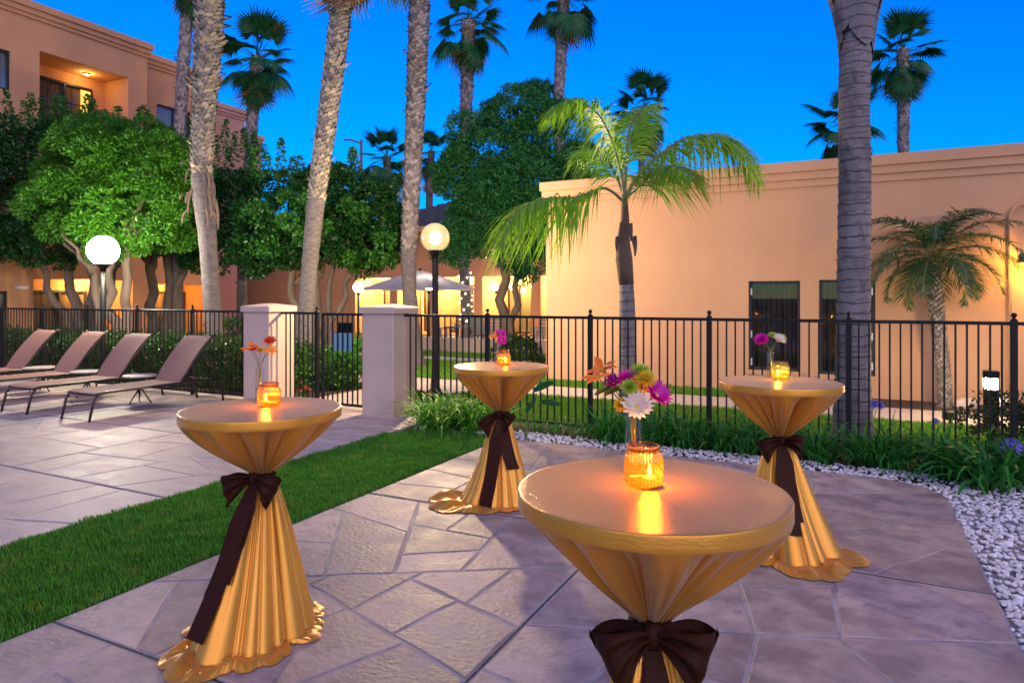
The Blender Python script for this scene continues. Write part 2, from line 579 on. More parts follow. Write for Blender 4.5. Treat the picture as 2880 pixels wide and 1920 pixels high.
# grass strip between deck and patio: level soil and blades
def strip_end(x0, x1, y0, y1):
    return [(x0, y0), (x1, y0), (x1, y1 - 0.05), (x1 - 0.35, y1), (x0 + 0.5, y1 - 0.02), (x0 + 0.18, y1 - 0.2), (x0, y1 - 0.55)]
gs = strip_end(DB1, PB0, -2.0, 7.0)
sheet('grass_strip', gs, -0.012, M['turf'])
def inpoly(P, poly):
    x, y = P[:, 0], P[:, 1]
    c = np.zeros(len(P), bool)
    n = len(poly)
    for i in range(n):
        x1, y1 = poly[i]; x2, y2 = poly[(i + 1) % n]
        hit = ((y1 > y) != (y2 > y)) & (x < (x2 - x1) * (y - y1) / ((y2 - y1) if y2 != y1 else 1e-9) + x1)
        c ^= hit
    return c
def blades(name, poly, count, h, w, mat, z0=-0.012, lean=0.5, clumps=0.35, label=None):
    xs = [p[0] for p in poly]; ys = [p[1] for p in poly]
    P = np.stack([rng.uniform(min(xs), max(xs), count), rng.uniform(min(ys), max(ys), count)], 1)
    P = P[inpoly(P, poly)]
    n = len(P)
    hh = h * rng.uniform(0.55, 1.15, n) * (1 + clumps * np.sin(P[:, 0] * 9 + 3 * np.sin(P[:, 1] * 5)) * np.sin(P[:, 1] * 11 + 2 * np.sin(P[:, 0] * 7)))
    a = rng.uniform(0, 2 * math.pi, n)
    la = rng.uniform(0, 2 * math.pi, n) * 0.5 + 2.0
    ll = lean * hh * rng.uniform(0.1, 1.0, n)
    ww = w * rng.uniform(0.7, 1.3, n)
    V = np.zeros((n, 4, 3), np.float32)
    V[:, 0, 0] = P[:, 0] - ww * np.cos(a); V[:, 0, 1] = P[:, 1] - ww * np.sin(a); V[:, 0, 2] = z0
    V[:, 1, 0] = P[:, 0] + ww * np.cos(a); V[:, 1, 1] = P[:, 1] + ww * np.sin(a); V[:, 1, 2] = z0
    V[:, 2, 0] = P[:, 0] + ll * np.cos(la) * .4 + ww * .8 * np.cos(a); V[:, 2, 1] = P[:, 1] + ll * np.sin(la) * .4 + ww * .8 * np.sin(a); V[:, 2, 2] = z0 + hh * .6
    V[:, 3, 0] = P[:, 0] + ll * np.cos(la); V[:, 3, 1] = P[:, 1] + ll * np.sin(la); V[:, 3, 2] = z0 + hh
    me = npmesh(name, V.reshape(-1, 3), np.arange(4 * n).reshape(n, 4)[:, [0, 1, 2, 3]], mat)
    return tag(put(name, me), label, 'grass', kind='stuff')
def inset(poly, k):
    cx = sum(p[0] for p in poly) / len(poly); cy = sum(p[1] for p in poly) / len(poly)
    return [(x + (0.012 if x < cx else -0.012) * k, y + (0.012 if y < cy else -0.012) * k) for x, y in poly]
blades('strip_grass', inset(strip_end(DB1, PB0, 1.2, 7.0), 0.6), 125000, 0.042, 0.0028, M['grass'], label='short mown green grass strip between the patio and the pool deck')

# gravel band round the patio, planting bed under the fence
FN = 7.78                                     # the fence line on the right
gravel_poly = [(PB0 - 1.3, PN1 + 0.06), (PB1 - 0.55, PN1 + 0.002)] + [(PB1 - 0.55 + 0.55 * math.cos(a), PN1 - 0.55 + 0.55 * math.sin(a)) for a in [math.pi / 2 * (1 - i / 8) for i in range(9)]] + \
              [(PB1, 0.5), (3.4, 0.5), (3.4, 6.6), (2.0, 7.3), (-4.9, 7.42)]
sheet('gravel_bed', [(-4.9, 6.9), (4.5, 6.9), (4.5, -2), (PB1 - 0.3, -2), (PB1 - 0.3, 6.0), (-4.9, 6.0)][::-1], -0.03, M['gravelbed'])
sheet('planting_bed', rect(-5.5, 6.0, 6.9, FN + 0.1), -0.026, M['mulch'])
def pebbles(name, poly, count, r0, r1, mat, label):
    xs = [p[0] for p in poly]; ys = [p[1] for p in poly]
    P = np.stack([rng.uniform(min(xs), max(xs), count), rng.uniform(min(ys), max(ys), count)], 1)
    P = P[inpoly(P, poly)]
    g = (1 + 5 ** .5) / 2
    I = np.array([(-1, g, 0), (1, g, 0), (-1, -g, 0), (1, -g, 0), (0, -1, g), (0, 1, g), (0, -1, -g), (0, 1, -g), (g, 0, -1), (g, 0, 1), (-g, 0, -1), (-g, 0, 1)], float)
    I /= np.linalg.norm(I[0])
    Fi = np.array([(0, 11, 5), (0, 5, 1), (0, 1, 7), (0, 7, 10), (0, 10, 11), (1, 5, 9), (5, 11, 4), (11, 10, 2), (10, 7, 6), (7, 1, 8), (3, 9, 4), (3, 4, 2), (3, 2, 6), (3, 6, 8), (3, 8, 9), (4, 9, 5), (2, 4, 11), (6, 2, 10), (8, 6, 7), (9, 8, 1)])
    n = len(P)
    s = np.stack([rng.uniform(0.8, 1.35, n), rng.uniform(0.65, 1.1, n), rng.uniform(0.45, 0.8, n)], 1) * rng.uniform(r0, r1, n)[:, None]
    V = I[None] * (1 + rng.uniform(-.2, .2, (n, 12, 1))) * s[:, None, :]
    a = rng.uniform(0, 6.28, n); t = rng.uniform(-.5, .5, n)
    ca, sa, ct, st = np.cos(a)[:, None], np.sin(a)[:, None], np.cos(t)[:, None], np.sin(t)[:, None]
    x, y, z = V[..., 0], V[..., 1], V[..., 2]
    y, z = y * ct - z * st, y * st + z * ct
    x, y = x * ca - y * sa, x * sa + y * ca
    V = np.stack([x + P[:, None, 0], y + P[:, None, 1], z + (-0.022 + rng.uniform(0.0, 0.018, n))[:, None]], -1)
    Fa = (np.arange(n) * 12)[:, None, None] + Fi[None]
    me = npmesh(name, V.reshape(-1, 3), Fa.reshape(-1, 3), mat, smooth=True)
    return tag(put(name, me), label, 'gravel', kind='stuff')
pebbles('white_gravel', gravel_poly, 46000, 0.012, 0.024, M['gravel'], 'white pebble gravel band curving around the patio edge')

# beyond the fence: lawn, walk, mulch
sheet('lawn', rect(-30, 12, FN + 0.02, 17.3), -0.022, M['turf'])
sheet('rear_lawn', rect(-40, 30, 17.3, 60), -0.03, M['turf'])
walk = sheet('sidewalk', [(-12.5, 10.3), (-7.7, 10.3), (-7.75, 7.9), (-6.3, 7.9), (-6.2, 9.7), (-5.6, 10.3), (8, 10.3), (8, 11.4), (-12.5, 11.4)], -0.006, M['walk'], thick=0.05)
sheet('rear_path', rect(-16, -5.6, 14.9, 15.7), -0.006, M['walk'], thick=0.05)
sheet('wall_bed', [(0.1, 11.42), (8, 11.42), (8, 12.37), (-0.6, 12.37)], -0.008, M['mulch'])
sheet('gate_bed', [(-11.2, 7.98), (-7.78, 7.98), (-7.72, 10.2), (-11.2, 10.2)], -0.009, M['mulch'])
blades('lawn_grass', [(-6.1, 7.95), (6.5, 7.95), (6.5, 10.27), (-5.6, 10.27), (-6.1, 9.7)], 80000, 0.055, 0.005, M['lawn'], z0=-0.02, label='bright green lawn between the iron fence and the sidewalk')
blades('wall_grass', [(-5.3, 11.43), (0.2, 11.43), (-0.5, 12.33), (-5.3, 12.33)], 16000, 0.055, 0.006, M['lawn'], z0=-0.02, label='narrow green grass strip along the foot of the peach wall')
blades('far_grass', rect(-13, -5.3, 11.45, 14.85), 40000, 0.06, 0.007, M['lawn'], z0=-0.02, label='lawn between the sidewalk and the rear path')
blades('rear_grass', rect(-14, -5.5, 15.75, 17.2), 14000, 0.06, 0.008, M['lawn'], z0=-0.02, label='grass at the foot of the low terrace wall')

# ================================================================== buildings
def holed_wall(mb, x0, x1, z0, z1, openings, depth):
    """front at local y=0 with openings and their reveals; local +y goes into the wall"""
    xs = sorted({x0, x1, *[v for o in openings for v in o[:2]]}); zs = sorted({z0, z1, *[v for o in openings for v in o[2:4]]})
    for i in range(len(xs) - 1):
        for k in range(len(zs) - 1):
            cx, cz = (xs[i] + xs[i + 1]) / 2, (zs[k] + zs[k + 1]) / 2
            if any(o[0] < cx < o[1] and o[2] < cz < o[3] for o in openings): continue
            mb.add([(xs[i], 0, zs[k]), (xs[i + 1], 0, zs[k]), (xs[i + 1], 0, zs[k + 1]), (xs[i], 0, zs[k + 1])], [(0, 1, 2, 3)])
    for o in openings:
        a, b, c, d = o[:4]; e = o[4] if len(o) > 4 else depth
        mb.add([(a, 0, c), (b, 0, c), (b, 0, d), (a, 0, d), (a, e, c), (b, e, c), (b, e, d), (a, e, d)], [(0, 4, 5, 1), (1, 5, 6, 2), (2, 6, 7, 3), (3, 7, 4, 0)])
    return mb
def cornice(mb, x0, x1, z, prof):
    """stepped band along local x; prof: (out, z0, z1)"""
    for o, a, b in prof:
        mb.box(x0 - o, x1 + o, -o, 0.12, z + a, z + b)
    return mb
def window(parent, x0, x1, z0, z1, y, framemat, panemat, backmat, mullions=(), fw=0.05, name='window', curtain=True, rnd=None, depth=0.06):
    w = MB()
    w.box(x0, x1, y, y + depth, z0, z0 + fw); w.box(x0, x1, y, y + depth, z1 - fw, z1)
    w.box(x0, x0 + fw, y + 0.001, y + depth - 0.001, z0 + fw, z1 - fw); w.box(x1 - fw, x1, y + 0.001, y + depth - 0.001, z0 + fw, z1 - fw)
    for m in mullions:
        w.box(m - fw / 2, m + fw / 2, y + 0.002, y + depth - 0.002, z0 + fw, z1 - fw)
    o = w.build(name, framemat, parent)
    MB().box(x0 + fw * .6, x1 - fw * .6, y + depth * .45, y + depth * .55, z0 + fw * .6, z1 - fw * .6).build('pane', panemat, o)
    if curtain:
        n = max(12, int((x1 - x0) * 60)); P = [[], []]
        for i in range(n + 1):
            x = x0 + (x1 - x0) * i / n
            yy = y + depth + 0.045 + 0.028 * math.sin(i * 1.25) + 0.012 * math.sin(i * .43)
            P[0].append((x, yy, z0)); P[1].append((x, yy, z1))
        MB().grid(P).build('curtain', backmat, o, smooth=True)
    return o

# --- single-storey peach building on the right, facing the fence
WN, WB0, WB1, WH = 12.38, -5.43, 9.0, 3.9
pb = thing('peach_building', 'long single-storey peach stucco building with two dark windows behind the fence', 'building', (WB0, WN, 0))
L_ = WB1 - WB0
wins = [(3.85, 4.68, 0.36, 1.90), (4.97, 5.80, 0.34, 1.91)]
mb = holed_wall(MB(), 0, L_, -0.1, WH - 0.02, wins, 0.14)
mb.add([(0, 0, -.1), (0, 9, -.1), (0, 9, WH - .02), (0, 0, WH - .02)], [(0, 3, 2, 1)])
mb.add([(L_, 0, -.1), (L_, 9, -.1), (L_, 9, WH - .02), (L_, 0, WH - .02)], [(0, 1, 2, 3)])
mb.add([(0, 9, -.1), (L_, 9, -.1), (L_, 9, WH - .02), (0, 9, WH - .02)], [(0, 1, 2, 3)][::-1])
mb.add([(0, 0.1, WH - .3), (L_, 0.1, WH - .3), (L_, 9, WH - .3), (0, 9, WH - .3)], [(0, 1, 2, 3)])
mb.build('wall', M['peach'], pb)
cb = cornice(MB(), 0, L_, WH, [(0.10, -0.17, 0.0), (0.065, -0.30, -0.172), (0.03, -0.42, -0.302)])
cb.build('parapet_moulding', M['peach'], pb)
for i, (a, b, c, d) in enumerate(wins):
    w = window(pb, a, b, c, d, 0.05, M['darkframe'], M['pane'], M['curtain'], fw=0.05)
    MB().box(a - 0.03, b + 0.03, -0.035, 0.045, c - 0.07, c - 0.002).build('sill', M['peach'], w)
    for z in (1.72, 0.98, 0.5):
        x = a + 0.045 if i == 0 else b - 0.045
        MB().box(x - 0.011, x + 0.011, 0.035, 0.049, z - 0.06, z + 0.06).build('hinge', M['white'], w)
    MB().box(a - .05, b + .05, 0.6, 0.62, c - .1, d + .1).build('dark_room', M['dark'], w)
# conduit and sconce near the right end
cbx = atn(2838, WN) - WB0
mb = MB().tube([(cbx + 1.2, -0.05, 3.02), (cbx + 0.22, -0.05, 3.02), (cbx + 0.08, -0.05, 2.98), (cbx, -0.05, 2.86), (cbx, -0.05, 0.1)], 0.025, 8)
mb.build('conduit', M['peach'], pb, smooth=True)

# --- three-storey hotel on the left, facing right
H_TOP = 10.52
hotel = thing('hotel_building', 'three-storey orange stucco hotel with recessed balconies on the left', 'building', (-22.13, 0, 0), R(90))
# local x = world n, local y = world -b
def porch(parent, x0, x1, z0, z1, y, dep, matw):
    """the back wall, and its ceiling and floor are the reveals"""
    return MB().add([(x0, y + dep, z0), (x1, y + dep, z0), (x1, y + dep, z1), (x0, y + dep, z1)], [(0, 1, 2, 3)]).build('porch_wall', matw, parent)
bal = [(12.0, 14.83, 6.75, 9.14, 1.3), (12.0, 14.83, 3.5, 5.8, 1.3), (11.83, 15.0, -0.1, 2.2, 1.3), (9.7, 11.2, 7.7, 8.86, 0.15), (9.7, 11.2, 4.4, 5.56, 0.15), (9.7, 11.13, 0.7, 1.8, 0.15)]
mb = holed_wall(MB(), 4.0, 15.53, -0.1, H_TOP - .02, bal, 0.15)
mb.add([(15.53, 0, -.1), (15.53, 10, -.1), (15.53, 10, H_TOP - .02), (15.53, 0, H_TOP - .02)], [(0, 1, 2, 3)])
mb.add([(4, .1, H_TOP - .3), (15.5, .1, H_TOP - .3), (15.5, 10, H_TOP - .3), (4, 10, H_TOP - .3)], [(0, 1, 2, 3)])
mb.build('wall', M['orange'], hotel)
cornice(MB(), 4.0, 15.53, H_TOP, [(0.16, -0.20, 0.0), (0.10, -0.36, -0.202), (0.05, -0.48, -0.362)]).build('parapet_moulding', M['orange'], hotel)
for (a, b, c, d, e) in bal[:3]:
    porch(hotel, a, b, c, d, 0, e, M['orange'])
    low = c < 0
    dz0, dz1 = (0.0, 1.85) if low else (c + 0.02, c + 2.02)
    window(hotel, a + 0.55, a + 2.35, dz0, dz1, e - 0.1, M['darkframe'], M['pane'], M['palecurtain'] if low else M['curtain'], mullions=(a + 1.45,), fw=0.07, name='sliding_door', depth=0.08)
    if c > 6: MB().box(a + 1.95, a + 2.27, e - 0.112, e - 0.104, dz0 + 0.5, dz1 - 0.12).build('lit_curtain', emat('lit_curtain_glow', (1.0, 0.55, 0.08), 1.6), hotel)
    pl = MB().lathe([(0.09, -0.05), (0.09, 0)], 12).build('porch_light', M['white'], hotel, loc=((a + b) / 2 + .5, e * .62, d - 0.003))
    point_light('porch_bulb', pl, (0, 0, -0.15), 130 if low else 16, (1.0, 0.60, 0.18), 0.06)
    if not low:
        rl = MB()
        for z in (0.12, 0.42, 0.72, 1.02):
            rl.box(a + .01, b - .01, 0.06, 0.085, c + z, c + z + 0.03)
        for k in range(3):
            x = a + .02 + (b - a - .08) * k / 2
            rl.box(x, x + 0.04, 0.055, 0.09, c, c + 1.048)
        rl.build('railing', M['darkframe'], hotel)
for (a, b, c, d, e) in bal[3:]:
    window(hotel, a, b, c, d, 0.06, M['darkframe'], M['pane'], M['palecurtain'], mullions=((a + b) / 2,), fw=0.06)
MB().box(11.32, 11.62, -0.14, -0.002, 1.86, 1.95).build('wall_light', M['white'], hotel)
# set-back wings of the hotel
def wing(y, x0, x1, z1, mat, openings, name='wing_wall'):
    mb = holed_wall(MB(), x0, x1, -0.1, z1 - .02, openings, 0.15)
    mb.add([(x1, 0, -.1), (x1, 10, -.1), (x1, 10, z1 - .02), (x1, 0, z1 - .02)], [(0, 1, 2, 3)])
    mb.add([(x0, .1, z1 - .3), (x1, .1, z1 - .3), (x1, 10, z1 - .3), (x0, 10, z1 - .3)], [(0, 1, 2, 3)])
    o = mb.build(name, mat, hotel, loc=(0, y, 0))
    cornice(MB(), x0 + .21, x1, z1, [(0.16, -0.20, 0.0), (0.10, -0.36, -0.202), (0.05, -0.48, -0.362)]).build('moulding', mat, o)
    return o
op = [(16.5, 17.95, 7.45, 8.8, 0.15), (16.4, 18.6, -0.1, 2.1, 1.2), (16.5, 17.95, 4.2, 5.5, 0.15)]
w2 = wing(0.84, 15.53, 19.2, H_TOP, M['orange'], op)
for (a, b, c, d, e) in (op[0], op[2]):
    window(w2, a, b, c, d, 0.06, M['darkframe'], M['pane'], M['palecurtain'], mullions=((a + b) / 2,), fw=0.06)
porch(w2, 16.4, 18.6, -0.1, 2.1, 0, 1.2, M['orange'])
window(w2, 17.1, 18.5, 0.0, 1.85, 1.1, M['darkframe'], M['pane'], M['palecurtain'], mullions=(17.8,), fw=0.07, name='sliding_door', depth=0.08)
pl = MB().lathe([(0.09, -0.05), (0.09, 0)], 12).build('porch_light', M['white'], w2, loc=(17.2, 0.7, 2.097))
point_light('porch_bulb', pl, (0, 0, -0.15), 80, (1.0, 0.56, 0.12), 0.06)
wing(3.77, 18.0, 23.2, H_TOP, M['pink'], [])
wing(7.1, 22.0, 27.3, H_TOP, M['pink'], [])

# --- low connecting wing and lobby at the back
RN = 25.0
cb0, cb1 = -29.1, atn(985, RN)
low = thing('connecting_wing', 'low plain orange stucco wing between hotel and lobby behind the palms', 'building', (cb0, RN, 0))
mb = MB().box(0, cb1 - cb0 - 0.01, 0, 6, -0.1, 3.78)
mb.build('wall', M['orange'], low)
cornice(MB(), 0.25, cb1 - cb0 - 0.25, 3.94, [(0.16, -0.2, 0.0), (0.1, -0.36, -0.202)]).build('parapet_moulding', M['orange'], low)
lb1 = -3.0
lobby = thing('lobby_building', 'orange stucco lobby with glowing yellow glazed arcade and dark hipped roof', 'building', (cb1, RN, 0))
LW = lb1 - cb1
piers = [0.0, 2.5, 4.6, 6.9, 9.6, 12.0, LW]
pw = 0.42
ops = []
for i in range(len(piers) - 1):
    a = piers[i] + (0.3 if i == 0 else pw / 2); b = piers[i + 1] - pw / 2
    if b - a > 0.5 and piers[i + 1] <= LW: ops.append((a, b, 0.0, 2.5, 1.9))
mb = holed_wall(MB(), 0, LW, -0.1, 4.55, ops, 1.9)
mb.add([(0, 0, -.1), (0, 8, -.1), (0, 8, 4.55), (0, 0, 4.55)], [(0, 3, 2, 1)])
mb.build('wall', M['orange'], lobby)
MB().box(0.02, LW - .02, 1.9, 2.0, -0.05, 2.52).build('arcade_wall', M['cream'], lobby)
for i, (a, b, c, d, e) in enumerate(ops):
    w_ = b - a
    window(lobby, a + 0.12 * w_, a + 0.88 * w_, 0.02, 2.2, 1.82, M['bronze'] if i != 4 else M['darkframe'], M['pane'], M['cream'], mullions=(a + 0.38 * w_, a + 0.63 * w_), fw=0.07, name='arcade_window', curtain=False)
    pl = MB().lathe([(0.10, -0.06), (0.10, 0)], 12).build('ceiling_light', emat('ceiling_light_glow', (1, 0.75, 0.35), 6), lobby, loc=((a + b) / 2, 0.9, d - 0.003))
    point_light('ceiling_bulb', pl, (0, 0, -0.2), 420, (1.0, 0.72, 0.28), 0.08)
# hipped roof with overhang
EZ, o_ = 4.62, 0.7
rz = 1.9
rv = [(-o_, -o_, EZ), (LW + o_, -o_, EZ), (LW + o_, 8 + o_, EZ), (-o_, 8 + o_, EZ), (4.0, 4, EZ + rz), (LW - 4, 4, EZ + rz)]
rfm = MB().add(rv, [(0, 1, 5, 4), (1, 2, 5), (2, 3, 4, 5), (3, 0, 4)])
rfo = rfm.build('roof', M['roof'], lobby)
for k in range(13):                       # tile courses on the slope facing the garden
    t0, t1 = k / 13, (k + 1) / 13
    y0, y1 = -o_ + (4 + o_) * t0, -o_ + (4 + o_) * t1
    x0 = -o_ + (4 + o_) * t0; x1 = LW + o_ - (4 + o_) * t0
    MB().add([(x0, y0, EZ + rz * t0 + 0.06), (x1, y0, EZ + rz * t0 + 0.06), (x1, y1, EZ + rz * t1 + 0.012), (x0, y1, EZ + rz * t1 + 0.012), (x0, y0, EZ + rz * t0 + 0.005), (x1, y0, EZ + rz * t0 + 0.005)],
             [(0, 1, 2, 3), (4, 5, 1, 0)]).build('tile_course', M['roof'], rfo)
MB().box(-o_ - .02, LW + o_ + .02, -o_ - 0.06, -o_ - 0.002, EZ - 0.16, EZ + 0.05).build('fascia', M['orange'], rfo)

# terrace wall in front of the lobby
tw = MB().bbox(atn(1180, 17.4), -5.0, 17.4, 17.65, -0.05, 0.40, 0.02).build('terrace_wall', M['pillar'])
tag(tw, 'low tan stucco wall along the edge of the rear terrace', 'wall')
sheet('terrace', rect(-15, -3.0, 17.66, 25.0), 0.02, M['walk'], thick=0.06)

# ================================================================== iron fences, gate, pillars
PICK = {}
def picket_mesh(h, w):
    k = (round(h, 3), round(w, 4))
    if k not in PICK:
        PICK[k] = MB().box(-w / 2, w / 2, -w / 2, w / 2, 0, h).mesh('picket', M['iron'])
    return PICK[k]
def fence(name, label, b0, n0, b1, n1, h, posts, spacing, ztop=0.03, z0=0.05, first=True, last=True):
    f = thing(name, label, 'fence', (b0, n0, 0), math.atan2(n1 - n0, b1 - b0))
    Ln = math.hypot(b1 - b0, n1 - n0)
    MB().bbox(0, Ln, -0.019, 0.019, h - 0.035, h, 0.004).build('top_rail', M['iron'], f)
    MB().bbox(0, Ln, -0.015, 0.015, z0, z0 + 0.028, 0.003).build('bottom_rail', M['iron'], f)
    pm = picket_mesh(h - 0.035 - z0 - 0.028, 0.0165)
    post_me = MB().bbox(-0.028, 0.028, -0.028, 0.028, 0, h + 0.012, 0.005).mesh('post', M['iron'])
    ball = MB().lathe([(0.026, 0.0), (0.03, 0.008), (0.014, 0.016), (0.012, 0.024)], 12)
    ball.sphere((0, 0, 0.048), 0.026, 12, 8)
    ball_me = ball.mesh('finial', M['iron'], True)
    for p in posts:
        o = put('post', post_me, f, (p, 0, 0))
        put('finial', ball_me, o, (0, 0, h + 0.012))
    edges = [0.0] + list(posts) + [Ln]
    for i in range(len(edges) - 1):
        a, b = edges[i], edges[i + 1]
        m = int(round((b - a) / spacing))
        for k in range(1, m):
            put('picket', pm, f, (a + (b - a) * k / m, 0, z0 + 0.028))
    return f
PW = 0.53
CLB, CLN, CRB, CRN = -8.07, 7.70, -5.76, 7.68
RF0 = CRB + PW / 2
rx = [-4.21, -2.81, -1.41, -0.01, 1.39]
rfence = fence('iron_fence', 'long black iron picket fence between the patio and the lawn', RF0, 7.68, 4.2, 7.90, 1.39, [b - RF0 for b in rx] + [2.79 - RF0, 4.19 - RF0], 0.0934)
lfence = fence('iron_fence', 'black iron picket fence behind the sun loungers', -18.4, 7.70, CLB - PW / 2, 7.70, 1.41, [b + 18.4 for b in (-16.93, -15.5, -14.08, -12.66, -11.24, -9.81)], 0.102)
gpan = fence('fence_panel', 'short fixed black iron panel beside the left gate pillar', CLB + PW / 2, 7.70, -7.06, 7.70, 1.40, [0.71], 0.094)
gate = thing('gate', 'black iron picket gate with a sign board between two stucco pillars', 'gate', (-7.0, 7.70, 0))
GL = CRB - PW / 2 + 7.0 - 0.01
MB().bbox(0, GL, -0.018, 0.018, 1.355, 1.39, 0.004).build('top_rail', M['iron'], gate)
MB().bbox(0, GL, -0.018, 0.018, 0.045, 0.08, 0.004).build('bottom_rail', M['iron'], gate)
for x in (0.02, GL - 0.022):
    MB().bbox(x - 0.02, x + 0.02, -0.0185, 0.0185, 0.08, 1.355, 0.003).build('stile', M['iron'], gate)
pm = picket_mesh(1.275, 0.0165)
gm = 10
for k in range(1, gm):
    put('picket', pm, gate, (0.02 + (GL - 0.04) * k / gm, 0, 0.08))
sgn = thing('gate_sign', 'blank pale blue board with black box above hung on the gate', 'sign', (-6.62, 7.725, 0))
MB().bbox(-0.18, 0.18, 0.0, 0.012, 0.84, 1.10, 0.002).build('board', pmat('sign_blue', (0.20, 0.40, 0.52), (0.17, 0.36, 0.47), scale=4, rough=0.5), sgn)
MB().bbox(-0.10, 0.16, -0.002, 0.05, 1.104, 1.25, 0.008).build('lock_box', M['iron'], sgn)
def pillar(label, x, y):
    p = thing('gate_pillar', label, 'pillar', (x, y, 0))
    MB().bbox(-PW / 2, PW / 2, -PW / 2, PW / 2, -0.02, 1.40, 0.012).build('shaft', M['pillar'], p)
    c = PW / 2 + 0.035
    mb = MB()
    mb.bbox(-c, c, -c, c, 1.40, 1.485, 0.015)
    t = c - 0.016
    mb.add([(-t, -t, 1.4852), (t, -t, 1.4852), (t, t, 1.4852), (-t, t, 1.4852), (-.06, -.06, 1.525), (.06, -.06, 1.525), (.06, .06, 1.525), (-.06, .06, 1.525)],
           [(0, 1, 5, 4), (1, 2, 6, 5), (2, 3, 7, 6), (3, 0, 4, 7), (4, 5, 6, 7)])
    mb.build('cap', M['pillar'], p)
pillar('tan stucco gate pillar on the hinge side beside the loungers', CLB, CLN)
pillar('tan stucco gate pillar nearer the patio lamp post', CRB, CRN)
# ================================================================== lamps
def globe_post(label, px, d, zg, rg, frosted, energy, post_r=0.05, group=None, warm=(1.0, 0.80, 0.50)):
    p = atd(px, d)
    t = thing('lamp_post', label, 'lamp', (p.x, p.y, 0), 0, group)
    mb = MB().lathe([(post_r * 2.2, -0.02), (post_r * 2.2, 0.05), (post_r * 1.5, 0.12), (post_r * 1.08, 0.35), (post_r, 0.5), (post_r * 0.92, zg - rg * 1.05)], 16)
    mb.build('post', M['iron'], t, smooth=True)
    MB().lathe([(post_r * 0.9, -0.10), (post_r * 1.5, -0.05), (rg * 0.5, -0.015), (rg * 0.5, 0.015)], 20, (0, 0, zg - rg * 0.93)).build('fitter', M['iron'], t)
    prof = []
    for k in range(17):
        a = -1.08 + (math.pi / 2 + 1.08) * k / 16
        prof.append((max(rg * math.cos(a), 0.002), rg * math.sin(a)))
    if frosted:
        MB().lathe(prof, 28, (0, 0, zg)).build('globe', emat('frosted_globe_glow', warm, energy), t, smooth=True)
    else:
        MB().lathe(prof, 28, (0, 0, zg), cap0=False).build('globe', M['globeglass'], t, smooth=True)
        bulb = MB().sphere((0, 0, zg - rg * 0.22), rg * 0.17, 14, 10, (1, 1, 1.5))
        bulb.build('bulb', flamemat('bulb_glow', warm, 14), t, smooth=True)
        point_light('bulb_light', t, (0, 0, zg + 0.02), energy, warm, rg * 0.45)
    return t
M['globeglass'] = thin_glass('clear_globe', (1.0, 0.93, 0.80), 0.05, body=0.0028, bodycol=(1.0, 0.80, 0.50))
LAMP_W = (1.0, 0.80, 0.55)
lampA = globe_post('tall black post with clear glass globe lamp behind the patio fence', 1224, 11.2, 2.61, 0.242, False, 950, 0.056, warm=LAMP_W)
lampB = globe_post('black post with white frosted globe lamp behind the loungers', 290, 12.75, 2.50, 0.272, True, 175, 0.055, warm=(1.0, 0.90, 0.70))
lampC = globe_post('distant globe lamp post left of the umbrella', 1008, 25.0, 1.98, 0.19, True, 40, 0.045, warm=(1.0, 0.86, 0.6))
lampD = globe_post('distant globe lamp post under the umbrella', 1206, 22.0, 1.98, 0.135, True, 50, 0.045, warm=(1.0, 0.9, 0.7))
def sconce(label, px, n, z, r, e):
    b = atn(px, n)
    t = thing('wall_lamp', label, 'lamp', (b, n, z))
    MB().bbox(-0.05, 0.05, -0.03, -0.002, -0.28, -0.08, 0.01).build('back_plate', M['iron'], t)
    MB().tube([(0, -0.03, -0.2), (0, -0.12, -0.22), (0, -0.17, -0.17), (0, -0.17, -r)], 0.014, 8).build('arm', M['iron'], t)
    MB().sphere((0, -0.17, 0), r, 16, 12).build('globe', emat('wall_globe_glow', (1, 0.85, 0.55), e), t, smooth=True)
sconce('left one of two round wall lamps on the lobby', 1396, RN, 2.05, 0.15, 22)
sconce('right one of two round wall lamps on the lobby', 1448, RN, 2.05, 0.15, 22)
# bollard light on the lawn at the right
p = atd(2787, 8.35)
bo = thing('bollard_light', 'short square black bollard light glowing white on the lawn', 'lamp', (p.x, p.y, 0), R(-6))
MB().bbox(-0.08, 0.08, -0.08, 0.08, -0.02, 0.49, 0.006).build('base', M['iron'], bo)
MB().bbox(-0.066, 0.066, -0.066, 0.066, 0.491, 0.625, 0.006).build('lens', emat('bollard_glow', (1, 0.74, 0.36), 420), bo)
for sx in (-1, 1):
    for sy in (-1, 1):
        MB().box(sx * 0.074 - 0.008, sx * 0.074 + 0.008, sy * 0.074 - 0.008, sy * 0.074 + 0.008, 0.491, 0.628).build('corner_bar', M['iron'], bo)
MB().bbox(-0.085, 0.085, -0.085, 0.085, 0.629, 0.715, 0.008).build('cap', M['iron'], bo)
# wall pack at the far right of the peach wall
wb = atn(2874, WN)
wpk = thing('wall_light', 'amber wall light on the peach wall behind the small palm fronds', 'lamp', (wb, WN, 2.12))
MB().bbox(-0.12, 0.12, -0.50, -0.34, 0.0, 0.13, 0.02).build('housing', M['bronze'], wpk)
MB().tube([(0, -0.002, 0.05), (0, -0.345, 0.07)], 0.02, 8).build('arm', M['bronze'], wpk)
MB().bbox(-0.10, 0.10, -0.485, -0.355, -0.02, -0.003, 0.005).build('lens', emat('wall_pack_glow', (1, 0.5, 0.10), 3), wpk)
point_light('wall_bulb', wpk, (0, -0.42, -0.12), 60, (1.0, 0.50, 0.06), 0.06)
